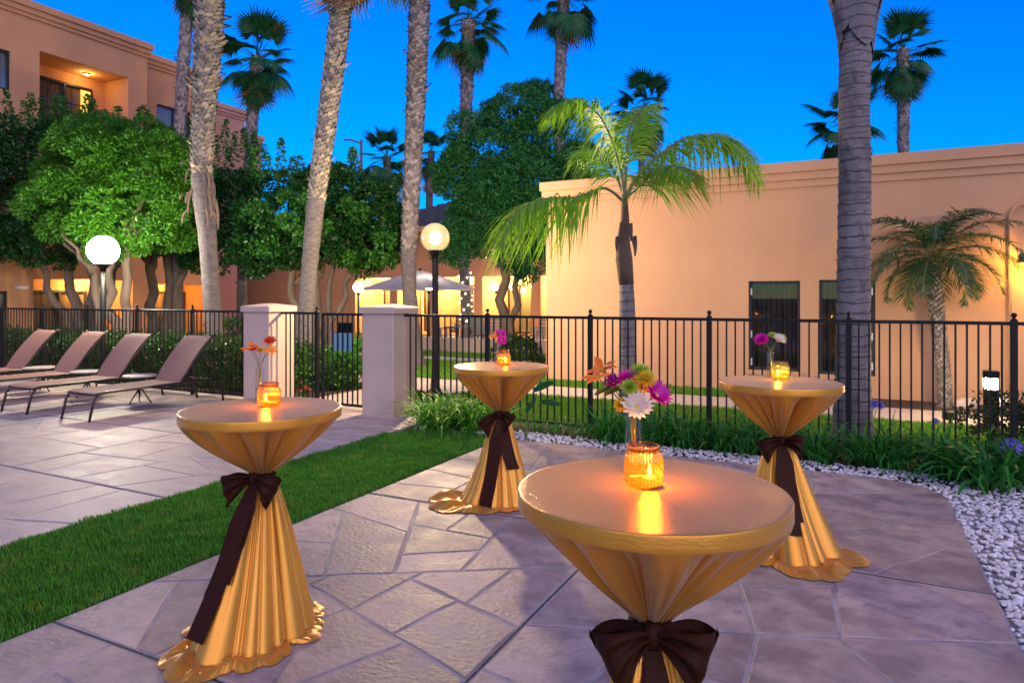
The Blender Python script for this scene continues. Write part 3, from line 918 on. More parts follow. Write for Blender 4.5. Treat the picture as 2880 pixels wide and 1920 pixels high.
# small flood light standing on the sidewalk edge
p = gp(2672, 1190)
fl = thing('flood_light', 'small black ground flood light beside the sidewalk', 'lamp', (p.x, p.y, 0), R(20))
MB().bbox(-0.075, 0.075, -0.05, 0.06, 0.05, 0.16, 0.012).build('housing', M['iron'], fl)
MB().tube([(0, 0, -0.02), (0, 0, 0.06)], 0.015, 8).build('stake', M['iron'], fl)

# ================================================================== cocktail tables, cloths, sashes
def satin(name, c1, c2, rough, metallic, bumpst, sheen=0.2):
    m, nt, N, L, out = new_mat(name)
    p = N.new('ShaderNodeBsdfPrincipled')
    p.inputs['Metallic'].default_value = metallic
    p.inputs['Roughness'].default_value = rough
    p.inputs['Sheen Weight'].default_value = sheen
    p.inputs['Sheen Roughness'].default_value = 0.35
    p.inputs['Specular IOR Level'].default_value = 0.5 if metallic else 0.10
    tc = N.new('ShaderNodeTexCoord')
    n1 = N.new('ShaderNodeTexNoise'); n1.inputs['Scale'].default_value = 5; n1.inputs['Detail'].default_value = 5
    L.new(tc.outputs['Object'], n1.inputs['Vector'])
    mx = N.new('ShaderNodeMix'); mx.data_type = 'RGBA'
    mx.inputs['A'].default_value = c4(c1); mx.inputs['B'].default_value = c4(c2)
    L.new(n1.outputs['Fac'], mx.inputs['Factor'])
    L.new(mx.outputs['Result'], p.inputs['Base Color'])
    # slub threads and crush marks
    mp = N.new('ShaderNodeMapping'); mp.inputs['Scale'].default_value = (16, 90, 90); mp.inputs['Rotation'].default_value = (0, 0, R(25))
    L.new(tc.outputs['Object'], mp.inputs['Vector'])
    n2 = N.new('ShaderNodeTexNoise'); n2.inputs['Scale'].default_value = 1.6; n2.inputs['Detail'].default_value = 7; n2.inputs['Roughness'].default_value = 0.7
    n2.inputs['Distortion'].default_value = 0.4
    L.new(mp.outputs['Vector'], n2.inputs['Vector'])
    b = N.new('ShaderNodeBump'); b.inputs['Strength'].default_value = bumpst; b.inputs['Distance'].default_value = 0.006
    L.new(n2.outputs['Fac'], b.inputs['Height'])
    L.new(b.outputs['Normal'], p.inputs['Normal'])
    L.new(p.outputs[0], out.inputs['Surface'])
    return m
M['gold'] = satin('gold_satin', (0.88, 0.40, 0.045), (0.74, 0.32, 0.035), 0.24, 0.5, 0.36)
M['brown'] = satin('brown_satin', (0.050, 0.013, 0.005), (0.024, 0.007, 0.003), 0.42, 0.0, 0.5, 0.0)
M['wood'] = pmat('plywood', (0.35, 0.24, 0.14), (0.28, 0.19, 0.11), scale=8, rough=0.6)
TT, TR, RIM = 1.07, 0.38, 0.046
def ridge(th, ks, rnd):
    f = np.zeros_like(th)
    for k, a in ks:
        ph = rnd.uniform(0, 2 * math.pi)
        s = np.abs(np.sin((k * th + ph + 0.8 * np.sin(th * 2 + ph)) / 2.0 if k % 2 == 0 else (k * th + ph) / 2.0 + 0.35 * np.sin(2 * th + ph)))
        f += a * (2 * s ** 0.55 - 1.6)
    return f
def make_cloth(px, d, seed, label, zw=0.71, off=(0, 0), rf=0.27, lift=1.0, puddle=(0.10, 0.0, 2.0), bow=R(-90), nth=420, bulge=1.35, skirt_cut=None):
    """gathered cloth; off: how the skirt sweeps aside; puddle: (length, direction, sharpness)"""
    rnd = random.Random(seed)
    p = atd(px, d)
    ct = thing('cocktail_table', label.replace('gold satin cloth on', 'tall round cocktail table under gold satin,'), 'table', (p.x, p.y, 0))
    MB().lathe([(0.372, TT - 0.03), (0.374, TT - 0.004)], 40).build('tabletop', M['wood'], ct)
    MB().lathe([(0.02, 0.03), (0.02, TT - 0.03)], 12).build('column', M['iron'], ct)
    MB().lathe([(0.16, 0.0), (0.16, 0.012), (0.03, 0.035)], 24).build('foot', M['iron'], ct)
    th = np.linspace(0, 2 * math.pi, nth, endpoint=False)
    rows = []
    def row(r, z, ox=0.0, oy=0.0):
        r = np.broadcast_to(r, th.shape); z = np.broadcast_to(z, th.shape)
        rows.append(np.stack([ox + r * np.cos(th), oy + r * np.sin(th), z], 1))
    for r in (0.01, 0.08, 0.16, 0.24, 0.31, 0.355, 0.374):
        row(r, TT + 0.0008 * np.sin(th * 7 + r * 40))
    rimw = 1 + 0.0030 * ridge(th, [(17, .6), (29, .5)], rnd)
    row(0.3792, TT - 0.0006); row(0.3810, TT - 0.0022); row(0.3816, TT - 0.006)
    for z in (0.018, 0.032, RIM - 0.003):
        row(0.382 * (1 + (rimw - 1) * (z / RIM)), TT - z)
    row(0.3805 * rimw, TT - RIM)
    # upper gather
    fu1 = ridge(th, [(7, .6), (11, .55)], rnd); fu2 = ridge(th, [(17, .5), (23, .4), (31, .3)], rnd)
    fu1 -= fu1.max() * 0.9; fu2 -= fu2.max() * 0.6
    rw = 0.048
    NU = 44
    tw_ = rnd.uniform(-0.12, 0.12)
    for i in range(1, NU + 1):
        t = i / NU
        r = rw + (0.380 - rw) * (1 - t ** bulge)
        amp = min(0.112 * math.sin(math.pi * min(1, t ** 0.55)) ** 0.9, r * 0.48)
        rr = r + amp * (fu1 * (0.55 + .25 * t) + fu2 * (0.10 + 0.40 * t)) + 0.0 * amp
        z = TT - RIM + (zw - TT + RIM) * t
        row(np.maximum(rr, 0.022), z + 0.012 * t * fu2 * (t < 0.98))
    # skirt
    fl1 = ridge(th, [(3, .6), (6, .6), (9, .5)], rnd); fl2 = ridge(th, [(14, .5), (20, .4), (27, .2)], rnd)
    NL = 64
    pl, pd, ps = puddle
    lobe = np.exp(ps * (np.cos(th - pd) - 1))
    rmax = rf * (1 + 0.10 * np.sin(2 * th + rnd.uniform(0, 6)) + 0.06 * np.sin(3 * th + rnd.uniform(0, 6)))
    zb = 0.014
    for i in range(1, NL + 1):
        t = i / NL
        e = t ** 0.80 if t < 1 else 1
        r = rw + (rmax - rw) * e + 0.5 * pl * lobe * t ** 3
        a1 = 0.090 * t ** 0.8 + 0.008; a2 = 0.013 * (1 - t) ** 1.5 + 0.003
        rr = r + a1 * fl1 * 0.55 + a2 * fl2 + 0.15 * a1
        z = zw - 0.022 + (zb - zw + 0.022) * t
        row(np.maximum(rr, 0.028), z, off[0] * t ** 1.3, off[1] * t ** 1.3)
    skirt_end = len(rows)
    # the hem that lies on the paving
    hemx = 0.05 + 0.04 * ridge(th, [(6, .6), (9, .5)], rnd) + pl * lobe
    hemx = np.maximum(hemx, 0.012)
    base = rows[-1].copy()
    rb = np.hypot(base[:, 0] - off[0], base[:, 1] - off[1])
    wav = ridge(th, [(5, .5), (8, .5), (13, .35)], rnd) + .6
    NH = 14
    for i in range(1, NH + 1):
        u = i / NH
        rr = rb + hemx * u
        zz = 0.008 + (0.022 + 0.16 * hemx) * np.abs(wav) * math.sin(math.pi * min(1.0, u * 1.02)) * (0.35 + 0.65 * lobe) + 0.006 * (1 - u)
        row(rr, zz, off[0], off[1])
    V = np.concatenate(rows, 0)
    nr = len(rows)
    i = np.arange(nr - 1)[:, None] * nth; j = np.arange(nth)[None, :]; k = (j + 1) % nth
    Fq = np.stack([i + j, i + k, i + nth + k, i + nth + j], -1).reshape(-1, 4)
    me = npmesh('tablecloth', V, Fq, M['gold'], smooth=True)
    cl = tag(put('tablecloth', me, None, (p.x, p.y, 0)), label, 'tablecloth')
    c0 = MB().add([tuple(v) for v in rows[0]], [tuple(range(nth))])  # the middle of the top
    c0.build('cloth_centre', M['gold'], cl)
    G = np.stack(rows, 0)
    sk = G[14 + NU:skirt_end]                      # skirt rows for things that hang on it
    return p, sk, cl
def ribbon(mb, C, W, e=None, fold=0.0):
    """C centre points, W half-width vectors; fold: gathers that fade towards the middle of the loop"""
    rows = []
    m = len(C) - 1
    for i, (c, w) in enumerate(zip(C, W)):
        c = Vector(c); w = Vector(w)
        g = fold * (1 - 0.75 * math.sin(math.pi * i / m))
        cc = 0.0 if e is None else fold * 1.1 * math.sin(math.pi * i / m)
        rows.append([c + w * s + (e * (g * math.cos(s * 7.5 + i * .12) - cc * s * s * (1 if i < m / 2 else -1)) if e is not None else Vector((0, 0, 0))) for s in [-1 + 2 * k / 12 for k in range(13)]])
    return mb.grid(rows)
def make_sash(p, sk, zw, ang, label, size=1.0, tails=((0.0, -0.05, 0.62), (0.12, 0.10, 0.40)), spread=(1.0, 1.0), droop=(0.25, 0.25), seed=0, tw=1.0):
    """ang: where the knot sits round the waist; tails: (start angle offset, end angle offset, length)"""
    rnd = random.Random(seed)
    s = thing('sash', label, 'sash', (p.x, p.y, 0))
    # band round the waist
    prof = []
    n = 48
    rows = []
    for k in range(7):
        v = k / 6
        rr = 0.052 + 0.010 * math.sin(math.pi * v)
        rows.append([((rr + 0.003 * math.sin(7 * 2 * math.pi * i / n + k)) * math.cos(2 * math.pi * i / n), (rr + 0.003 * math.sin(7 * 2 * math.pi * i / n + k)) * math.sin(2 * math.pi * i / n),
                      zw - 0.036 + 0.050 * v + 0.004 * math.sin(5 * 2 * math.pi * i / n)) for i in range(n)])
    MB().grid(rows, True).build('band', M['brown'], s, smooth=True)
    e = Vector((math.cos(ang), math.sin(ang), 0)); sd = Vector((-math.sin(ang), math.cos(ang), 0)); up = Vector((0, 0, 1))
    K = e * 0.075 + up * (zw - 0.018)
    kn = MB()
    rows = []
    for i in range(13):
        a = -math.pi / 2 + math.pi * i / 12
        rows.append([K + sd * (0.026 * size * math.cos(a) * math.cos(b) * (1 + .18 * math.cos(3 * b))) + e * (0.024 * size * math.cos(a) * math.sin(b)) + up * (0.032 * size * math.sin(a)) for b in [2 * math.pi * j / 16 for j in range(16)]])
    kn.grid(rows, True).build('knot', M['brown'], s, smooth=True)
    for q, sg in enumerate((-1, 1)):
        Lp = 0.135 * size * spread[q]; dr = droop[q]
        C = []; W = []
        m = 26
        for i in range(m + 1):
            u = i / m
            l = math.sin(math.pi * u) ** 0.85
            dep = 0.046 * math.sin(2 * math.pi * u) * size
            c = K + sd * (sg * (0.012 + Lp * l)) + e * (0.012 + dep + 0.014 * l) + up * (-dr * Lp * l ** 1.3 + 0.006 * math.sin(9 * u))
            hw = (0.016 + 0.054 * l ** 0.9 * (1.0 + 0.12 * math.sin(5 * u))) * size
            tl = Vector((0, 0, 1)) * 0.94 + sd * (sg * 0.85 * dr * l) + e * (0.22 * math.sin(2 * math.pi * u + 1))
            tl.normalize()
            C.append(c); W.append(tl * hw)
        ribbon(MB(), C, W, e, 0.019 * size).build('loop', M['brown'], s, smooth=True)
    zs = sk[:, :, 2].mean(1)
    nth = sk.shape[1]
    def surf(a, z):
        i = int(np.argmin(np.abs(zs - z)))
        j = int(round(a / (2 * math.pi) * nth)) % nth
        w = 10
        idx = [(j + k) % nth for k in range(-w, w + 1, 2)]
        pts = sk[i, idx]
        r = np.hypot(pts[:, 0], pts[:, 1]).max()
        return r
    for (a0, a1, ln) in tails:
        C = []; W = []
        m = 30
        rp = None
        for i in range(m + 1):
            u = i / m
            z = zw - 0.02 - ln * u
            a = ang + a0 * min(1, u * 4) + (a1 - a0) * u
            r = max(surf(a, max(z, 0.03)) + 0.010, 0.078)
            rp = r if rp is None else max(rp * 0.35 + r * 0.65, r)
            c = Vector((math.cos(a) * rp, math.sin(a) * rp, z)) + e * 0.004 * math.sin(u * 9)
            if u < 0.15: c = c.lerp(K + e * 0.01 + up * (z - zw + .018), 1 - u / 0.15)
            hw = (0.018 + 0.034 * min(1, u * 3.5)) * size * tw
            sdl = Vector((-math.sin(a), math.cos(a), 0)) + Vector((0, 0, 0.10 * math.sin(u * 5 + a0 * 9)))
            C.append(c); W.append(sdl * hw)
        ribbon(MB(), C, W).build('tail', M['brown'], s, smooth=True)
    return s

# ------------------------------------------------------------------ candles, vases, flowers
def amber(name, c, c2, b):
    return thin_glass(name, c, 0.06, body=0.055, bodycol=b, ribs=34, tint2=c2)
M['amber'] = amber('amber_glass', (1.0, 0.50, 0.045), (0.70, 0.22, 0.01), (1.0, 0.42, 0.02))
M['olive'] = amber('olive_glass', (0.88, 0.80, 0.10), (0.52, 0.45, 0.03), (0.80, 0.66, 0.05))
M['vase'] = thin_glass('clear_vase', (0.97, 0.98, 0.97), 0.02)
M['water'] = thin_glass('vase_water', (0.93, 0.93, 0.86), 0.02)
M['wax'] = pmat('candle_wax', (0.80, 0.66, 0.42), (0.76, 0.62, 0.40), scale=10, rough=0.5, trans=0.4)
M['flame'] = flamemat('candle_flame', (1.0, 0.72, 0.28), 40)
M['wire'] = pmat('handle_wire', (0.10, 0.06, 0.03), (0.08, 0.05, 0.03), scale=40, rough=0.35, metallic=0.7)
def jar(px, d, where, mat, energy, seed, fx=0.3, colour='amber', shadow_jar=False):
    rnd = random.Random(seed)
    p = atd(px, d, TT + 0.0015)
    t = thing('candle_jar', f'ribbed {colour} glass candle jar glowing on {where}', 'jar', p, rnd.uniform(0, 6))
    prof = [(0.030, 0.001), (0.046, 0.002), (0.0535, 0.010), (0.0560, 0.022), (0.0562, 0.060), (0.0555, 0.078), (0.052, 0.092), (0.0455, 0.101), (0.0425, 0.105)]
    fn = lambda r, z, a: r * (1 + (0.020 * math.cos(34 * a) if 0.008 < z < 0.099 else 0))
    MB().lathe(prof, 136, cap1=False, fn=fn).build('glass', mat, t, smooth=True)
    MB().lathe([(0.0425, 0.105), (0.0465, 0.108), (0.0475, 0.113), (0.0465, 0.118), (0.043, 0.1195), (0.0415, 0.116)], 48, cap0=False, cap1=False).build('rim', mat, t, smooth=True)
    mb = MB().tube([(0.0445 * math.cos(a), 0.0445 * math.sin(a), 0.1035) for a in [2 * math.pi * k / 40 for k in range(41)]], 0.0011, 6)
    mb.build('neck_wire', M['wire'], t)
    a0 = -YAW * 0 + R(-62) - t.rotation_euler.z
    h0 = Vector((math.cos(a0), math.sin(a0), 0)); h1 = Vector((math.cos(a0 + 1.1), math.sin(a0 + 1.1), 0))
    pts = [h0 * 0.0455 + Vector((0, 0, 0.104)), h0 * 0.049 + Vector((0, 0, 0.1005))]
    for k in range(1, 9):
        u = k / 8
        q = (h0.lerp(h1, u)).normalized() * (0.050 + 0.0105 * u ** 0.4)
        pts.append(q + Vector((0, 0, 0.1 - 0.058 * u)))
    MB().tube(pts, 0.001, 6).build('wire_handle', M['wire'], t)
    # the candle inside leans towards one side of the jar
    dx, dy = 0.018 * math.cos(fx), 0.018 * math.sin(fx)
    c = thing('candle', f'small lit candle inside the jar on {where}', 'candle', p + Vector((dx, dy, 0)))
    MB().lathe([(0.019, 0.0035), (0.0195, 0.005), (0.0195, 0.026), (0.017, 0.028), (0.004, 0.027)], 20).build('wax', M['wax'], c, smooth=True)
    MB().tube([(0, 0, 0.026), (0.0006, 0, 0.034)], 0.0008, 6).build('wick', M['iron'], c)
    MB().lathe([(0.0012, 0.033), (0.0052, 0.038), (0.0062, 0.044), (0.0042, 0.053), (0.0015, 0.061), (0.0003, 0.065)], 12).build('flame', M['flame'], c, smooth=True)
    point_light('candle_light', c, (0, 0, 0.046), energy, (1.0, 0.58, 0.20), 0.003)
    return p
STEM = pmat('flower_stem', (0.10, 0.16, 0.03), (0.16, 0.20, 0.05), scale=30, rough=0.5)
LEAFM = pmat('flower_leaf', (0.035, 0.11, 0.02), (0.06, 0.15, 0.03), scale=20, rough=0.4, trans=0.25)
PET = {}
def petal_mat(col):
    if col not in PET:
        c = {'white': ((0.86, 0.68, 0.56), (0.82, 0.76, 0.62)), 'orange': ((0.90, 0.20, 0.02), (0.95, 0.34, 0.04)), 'coral': ((0.85, 0.09, 0.05), (0.90, 0.20, 0.03)),
             'magenta': ((0.72, 0.012, 0.36), (0.62, 0.02, 0.42)), 'purple': ((0.42, 0.02, 0.34), (0.50, 0.04, 0.26)), 'green': ((0.34, 0.55, 0.03), (0.48, 0.62, 0.06)),
             'yellow': ((0.85, 0.55, 0.02), (0.80, 0.62, 0.05)), 'brown': ((0.16, 0.06, 0.01), (0.28, 0.16, 0.02))}[col]
        PET[col] = pmat('petal_' + col, c[0], c[1], island=True, rough=0.5, trans=0.35)
    return PET[col]
def petal(mb, M4, L, W, cup, n=4):
    rows = []
    for i in range(n + 1):
        u = i / n
        w = W * (math.sin(math.pi * min(1, 0.12 + u * 0.80)) ** 0.8) * (1 if u < 1 else 0.55)
        x = L * u; z = cup * L * (u ** 2 - 0.35 * u)
        rows.append([M4 @ Vector((x, -w, z + 0.12 * w)), M4 @ Vector((x, 0, z - 0.10 * w)), M4 @ Vector((x, w, z + 0.12 * w))])
    mb.grid(rows)
def flower(kind, px, py, d, vase_top, base, col, size, where, face=None, colname=None, rnd=random):
    head = at(px, py, d)
    t = thing('flower', f'{colname or col} {kind} {where}', 'flower', base)
    hl = head - base
    mid = (vase_top - base) + Vector((rnd.uniform(-.010, .010), rnd.uniform(-.010, .010), 0))
    pts = [Vector((rnd.uniform(-.012, .012), rnd.uniform(-.012, .012), 0.004)), mid * 0.5 + Vector((rnd.uniform(-.006, .006), rnd.uniform(-.006, .006), 0)), mid, mid.lerp(hl, 0.5) + Vector((0, 0, 0.008)), hl]
    MB().tube(pts, [0.0022, 0.0022, 0.002, 0.0018, 0.0020], 6).build('stem', STEM, t, smooth=True)
    tocam = Vector((SA, -CA, 0.0))
    f = Vector(face) if face else (hl - mid).normalized() * 0.6 + tocam * 0.55 + Vector((0, 0, 0.35))
    f.normalize()
    base_m = Matrix.Translation(hl) @ f.to_track_quat('Z', 'Y').to_matrix().to_4x4()
    mb = MB()
    if kind == 'daisy':
        lay = [(17, 1.0, 0.30, 12, 0.145), (13, 0.78, 0.34, 28, 0.13)]
    elif kind == 'chrysanthemum':
        lay = [(24, 1.0, 0.2, 2, 0.085), (22, 0.92, 0.25, 22, 0.085), (18, 0.78, 0.3, 42, 0.085), (14, 0.6, 0.35, 60, 0.08), (9, 0.42, 0.3, 76, 0.08)]
    elif kind == 'lily':
        lay = [(3, 1.0, -0.30, 34, 0.21), (3, 0.95, -0.25, 26, 0.17)]
    elif kind == 'carnation':
        lay = [(12, 1.0, 0.3, 14, 0.26), (11, 0.85, 0.3, 36, 0.26), (9, 0.7, 0.3, 55, 0.26), (6, 0.5, 0.3, 74, 0.24)]
    else:   # plume
        lay = [(10, 0.8, 0.3, 20, 0.16), (10, 0.8, 0.3, 45, 0.16), (8, 0.9, 0.2, 70, 0.12)]
    for (n, s_, cup, el, w) in lay:
        o = rnd.uniform(0, 6.28)
        for k in range(n):
            a = o + 2 * math.pi * k / n + rnd.uniform(-.08, .08)
            m = base_m @ Matrix.Rotation(a, 4, 'Z') @ Matrix.Rotation(-R(el + rnd.uniform(-7, 7)), 4, 'Y')
            petal(mb, m, size * s_ * rnd.uniform(0.92, 1.06), size * w, cup)
    mb.build('petals', petal_mat(col), t, smooth=True)
    MB().sphere((0, 0, 0), size * 0.2, 10, 6, (1, 1, 0.5)).build('flower_centre', petal_mat('yellow' if kind in ('daisy', 'lily') else col), t, smooth=True).matrix_local = base_m
    return t
def vase(px, d, where, h=0.178, r=0.0235):
    p = atd(px, d, TT + 0.0015)
    t = thing('bud_vase', f'clear glass cylinder vase on {where}', 'vase', p)
    MB().lathe([(r * .8, 0.0), (r, 0.003), (r, h - .002), (r * 1.02, h)], 28, cap1=False).build('glass', M['vase'], t, smooth=True)
    MB().lathe([(r * .9, 0.0075), (r * .9, h * 0.42)], 24).build('water', M['water'], t, smooth=True)
    return p + Vector((0, 0, 0.012)), p + Vector((0, 0, h))
def leaf_spray(px, py, d, base, vase_top, L, ang, where, rnd):
    head = at(px, py, d) - base
    t = thing('leaf_sprig', f'green leaf sprig {where}', 'leaf', base)
    MB().tube([Vector((0, 0, .004)), vase_top - base, head], 0.0016, 6).build('stem', STEM, t)
    dirv = Vector((CA * math.cos(ang), SA * math.cos(ang), math.sin(ang)))
    m = Matrix.Translation(head) @ dirv.to_track_quat('X', 'Z').to_matrix().to_4x4() @ Matrix.Rotation(R(50), 4, 'X')
    mb = MB(); petal(mb, m, L, L * 0.24, -0.25, 8)
    mb.build('leaf', LEAFM, t, smooth=True)

rf_ = random.Random(5)
# front table
pF, skF, clF = make_cloth(1830, 1.942, 21, 'gold satin cloth on the nearest table at the bottom of the picture', zw=0.705, rf=0.27, puddle=(0.06, 0, 1))
make_sash(pF, skF, 0.705, R(-90) + YAW - 0.12, 'dark brown satin sash and bow on the nearest table', size=1.28, tails=((-0.16, -0.10, 0.60), (0.10, 0.05, 0.52)), spread=(0.68, 0.74), droop=(0.62, 0.42), seed=1, tw=0.62)
jar(1810, 1.972, 'the nearest table', M['amber'], 3.0, 1, fx=YAW - 0.5)
vb, vt = vase(1781, 2.115, 'the nearest table')
dF = 2.1
W_ = 'in the vase on the nearest table'
for (k, x, y, c, s_, dd, cn, w) in [('lily', 1693, 1040, 'orange', 0.046, 2.16, None, 'at top left of the nearest bouquet'), ('lily', 1681, 1062, 'orange', 0.040, 2.12, 'deep orange', 'lower left of the nearest bouquet'),
        ('plume', 1728, 1080, 'purple', 0.034, 2.12, 'dark purple', 'left of centre in the nearest bouquet'), ('chrysanthemum', 1768, 1070, 'magenta', 0.034, 2.13, 'magenta', 'behind the middle of the nearest bouquet'),
        ('chrysanthemum', 1770, 1090, 'green', 0.024, 2.07, 'lime green', 'in the middle of the nearest bouquet'), ('chrysanthemum', 1802, 1050, 'green', 0.032, 2.14, 'lime green', 'at the top of the nearest bouquet'),
        ('chrysanthemum', 1815, 1068, 'yellow', 0.029, 2.09, 'yellow green', 'just under the top of the nearest bouquet'), ('lily', 1803, 1094, 'orange', 0.036, 2.10, 'orange', 'tucked in the middle of the nearest bouquet'),
        ('daisy', 1846, 1112, 'magenta', 0.040, 2.09, 'bright magenta', 'on the right of the nearest bouquet'), ('daisy', 1790, 1144, 'white', 0.041, 2.05, 'large white', 'at the front of the nearest bouquet'),
        ('chrysanthemum', 1749, 1140, 'yellow', 0.022, 2.10, 'small yellow', 'low on the left of the nearest bouquet')]:
    flower(k, x, y, dd, vt, vb, c, s_ * 1.32, w, colname=cn, rnd=rf_)
for i, (x, y, L, a, w) in enumerate([(1722, 1085, 0.062, R(200), 'pointing left in the nearest bouquet'), (1745, 1092, 0.058, R(195), 'below the purple plume in the nearest bouquet'), (1825, 1080, 0.068, R(-18), 'pointing right in the nearest bouquet'), (1790, 1068, 0.05, R(20), 'behind the green blooms of the nearest bouquet')]):
    leaf_spray(x, y, 2.12, vb, vt, L, a, w, rf_)
# left table
pL, skL, clL = make_cloth(738, 3.357, 34, 'gold satin cloth on the table beside the grass strip', zw=0.755, bulge=1.45, off=(0.0 * CA + 0.07 * SA, 0.0 * SA - 0.07 * CA), rf=0.25, puddle=(0.08, R(-112) + YAW, 1.6))
make_sash(pL, skL, 0.755, R(-90) + YAW - 0.18, 'dark brown satin sash and bow on the table beside the grass strip', size=1.0, tails=((-0.10, -0.26, 0.64), (0.02, -0.16, 0.42)), spread=(0.92, 0.80), droop=(0.42, 0.55), seed=2)
jar(757, 3.40, 'the table beside the grass strip', M['amber'], 2.0, 2, fx=YAW + math.pi)
vb, vt = vase(730, 3.52, 'the table beside the grass strip')
for (k, x, y, c, s_, dd, cn, w) in [('lily', 703, 980, 'orange', 0.050, 3.5, 'orange', 'on the left of the bouquet beside the grass strip'), ('carnation', 715, 982, 'coral', 0.030, 3.52, 'red orange', 'left of centre in the bouquet beside the grass strip'),
        ('carnation', 759, 962, 'coral', 0.038, 3.52, 'coral red', 'at the top of the bouquet beside the grass strip'), ('lily', 761, 987, 'orange', 0.046, 3.48, 'orange', 'on the right of the bouquet beside the grass strip'),
        ('chrysanthemum', 732, 986, 'yellow', 0.026, 3.54, 'yellow', 'in the middle of the bouquet beside the grass strip')]:
    flower(k, x, y, dd, vt, vb, c, s_, w, colname=cn, rnd=rf_)
# back table
pB, skB, clB = make_cloth(1410, 5.44, 55, 'gold satin cloth on the farthest table by the plant clump', zw=0.705, off=(0.03, 0.0), rf=0.23, puddle=(0.22, R(-165) + YAW, 2.5))
make_sash(pB, skB, 0.705, R(-90) + YAW - 0.15, 'dark brown satin sash with two tails on the farthest table', size=1.05, tails=((-0.10, -0.25, 0.66), (0.10, 0.62, 0.40)), spread=(0.85, 0.55), droop=(0.95, 0.85), seed=3)
jar(1416, 5.47, 'the farthest table', M['amber'], 1.6, 3, fx=YAW - 0.4)
vb, vt = vase(1399, 5.60, 'the farthest table')
for (k, x, y, c, s_, dd, cn, w) in [('lily', 1391, 948, 'orange', 0.055, 5.58, 'orange', 'in the bouquet on the farthest table'), ('daisy', 1407, 941, 'magenta', 0.056, 5.6, 'magenta', 'at the top of the bouquet on the farthest table'),
        ('daisy', 1410, 957, 'magenta', 0.050, 5.56, 'magenta', 'hanging low in the bouquet on the farthest table')]:
    flower(k, x, y, dd, vt, vb, c, s_, w, colname=cn, rnd=rf_)
# right table
pR, skR, clR = make_cloth(2193, 4.41, 77, 'gold satin cloth on the table near the right gravel', zw=0.715, off=(0.02 * CA + .07 * SA, 0.02 * SA - .07 * CA), rf=0.24, puddle=(0.13, R(-75) + YAW, 1.4))
make_sash(pR, skR, 0.715, R(-90) + YAW - 0.22, 'dark brown satin sash and bow on the table near the right gravel', size=1.0, tails=((0.0, 0.10, 0.52), (0.05, 0.18, 0.45)), spread=(0.85, 0.80), droop=(0.62, 0.22), seed=4)
jar(2196, 4.50, 'the table near the right gravel', M['olive'], 1.5, 4, fx=YAW + 2.6, colour='olive green')
vb, vt = vase(2167, 4.60, 'the table near the right gravel')
for (k, x, y, c, s_, dd, cn, w) in [('chrysanthemum', 2142, 956, 'magenta', 0.055, 4.58, 'magenta', 'on the left of the bouquet near the right gravel'), ('chrysanthemum', 2172, 945, 'green', 0.036, 4.6, 'lime green', 'at the top of the bouquet near the right gravel'),
        ('daisy', 2190, 956, 'white', 0.052, 4.56, 'white', 'on the right of the bouquet near the right gravel'), ('chrysanthemum', 2200, 948, 'green', 0.032, 4.62, 'small green', 'behind the white bloom near the right gravel')]:
    flower(k, x, y, dd, vt, vb, c, s_, w, colname=cn, rnd=rf_)
# ================================================================== vegetation
def leafmat(name, c1, c2, rough=0.5, trans=0.35):
    return pmat(name, c1, c2, island=True, rough=rough, trans=trans, spec=0.4)
M['podo'] = leafmat('podocarpus_leaf', (0.024, 0.14, 0.008), (0.095, 0.29, 0.014))
M['podo2'] = leafmat('fern_pine_leaf', (0.012, 0.12, 0.035), (0.045, 0.22, 0.055))
M['ficus'] = leafmat('ficus_leaf', (0.010, 0.065, 0.014), (0.032, 0.13, 0.022), 0.35)
M['shoot'] = leafmat('camphor_leaf', (0.020, 0.12, 0.016), (0.085, 0.28, 0.030), 0.4)
M['hedge'] = leafmat('hedge_leaf', (0.012, 0.060, 0.010), (0.050, 0.13, 0.015), 0.35)
M['shrub'] = leafmat('shrub_leaf', (0.020, 0.12, 0.012), (0.075, 0.25, 0.025), 0.4)
M['darkshrub'] = leafmat('dark_shrub_leaf', (0.012, 0.040, 0.012), (0.05, 0.07, 0.02), 0.4)
M['strap'] = leafmat('strap_leaf', (0.014, 0.14, 0.022), (0.07, 0.32, 0.035), 0.35)
M['strap2'] = leafmat('bright_strap_leaf', (0.045, 0.24, 0.012), (0.18, 0.46, 0.03), 0.55)
M['bark'] = pmat('grey_bark', (0.20, 0.145, 0.10), (0.11, 0.08, 0.06), scale=7, rough=0.9, bump=0.8, bscale=30, stretch=(1, 1, 0.25))
M['palmbark'] = pmat('palm_trunk', (0.20, 0.175, 0.165), (0.105, 0.088, 0.082), scale=9, rough=0.9, bump=0.9, bscale=28, stretch=(1, 1, 3), bdist=0.03)
M['boots'] = pmat('palm_leaf_bases', (0.37, 0.325, 0.295), (0.10, 0.08, 0.072), island=True, rough=0.85, bump=0.5, bscale=50)
M['boots2'] = pmat('palm_leaf_bases_mossy', (0.46, 0.38, 0.26), (0.10, 0.095, 0.085), island=True, rough=0.85, bump=0.5, bscale=50)
M['queen'] = pmat('queen_palm_trunk', (0.25, 0.22, 0.215), (0.15, 0.125, 0.12), scale=5, rough=0.85, bump=0.7, bscale=40, stretch=(1, 1, 0.35), c3=(0.075, 0.06, 0.055), s3=9, lo3=0.58, hi3=0.75)
M['fan'] = leafmat('fan_palm_leaf', (0.010, 0.085, 0.022), (0.035, 0.17, 0.045), 0.4, 0.3)
M['deadfan'] = leafmat('dead_palm_leaf', (0.22, 0.13, 0.065), (0.34, 0.22, 0.12), 0.8, 0.2)
M['feather'] = leafmat('feather_palm_leaf', (0.11, 0.34, 0.010), (0.30, 0.50, 0.03), 0.4, 0.4)
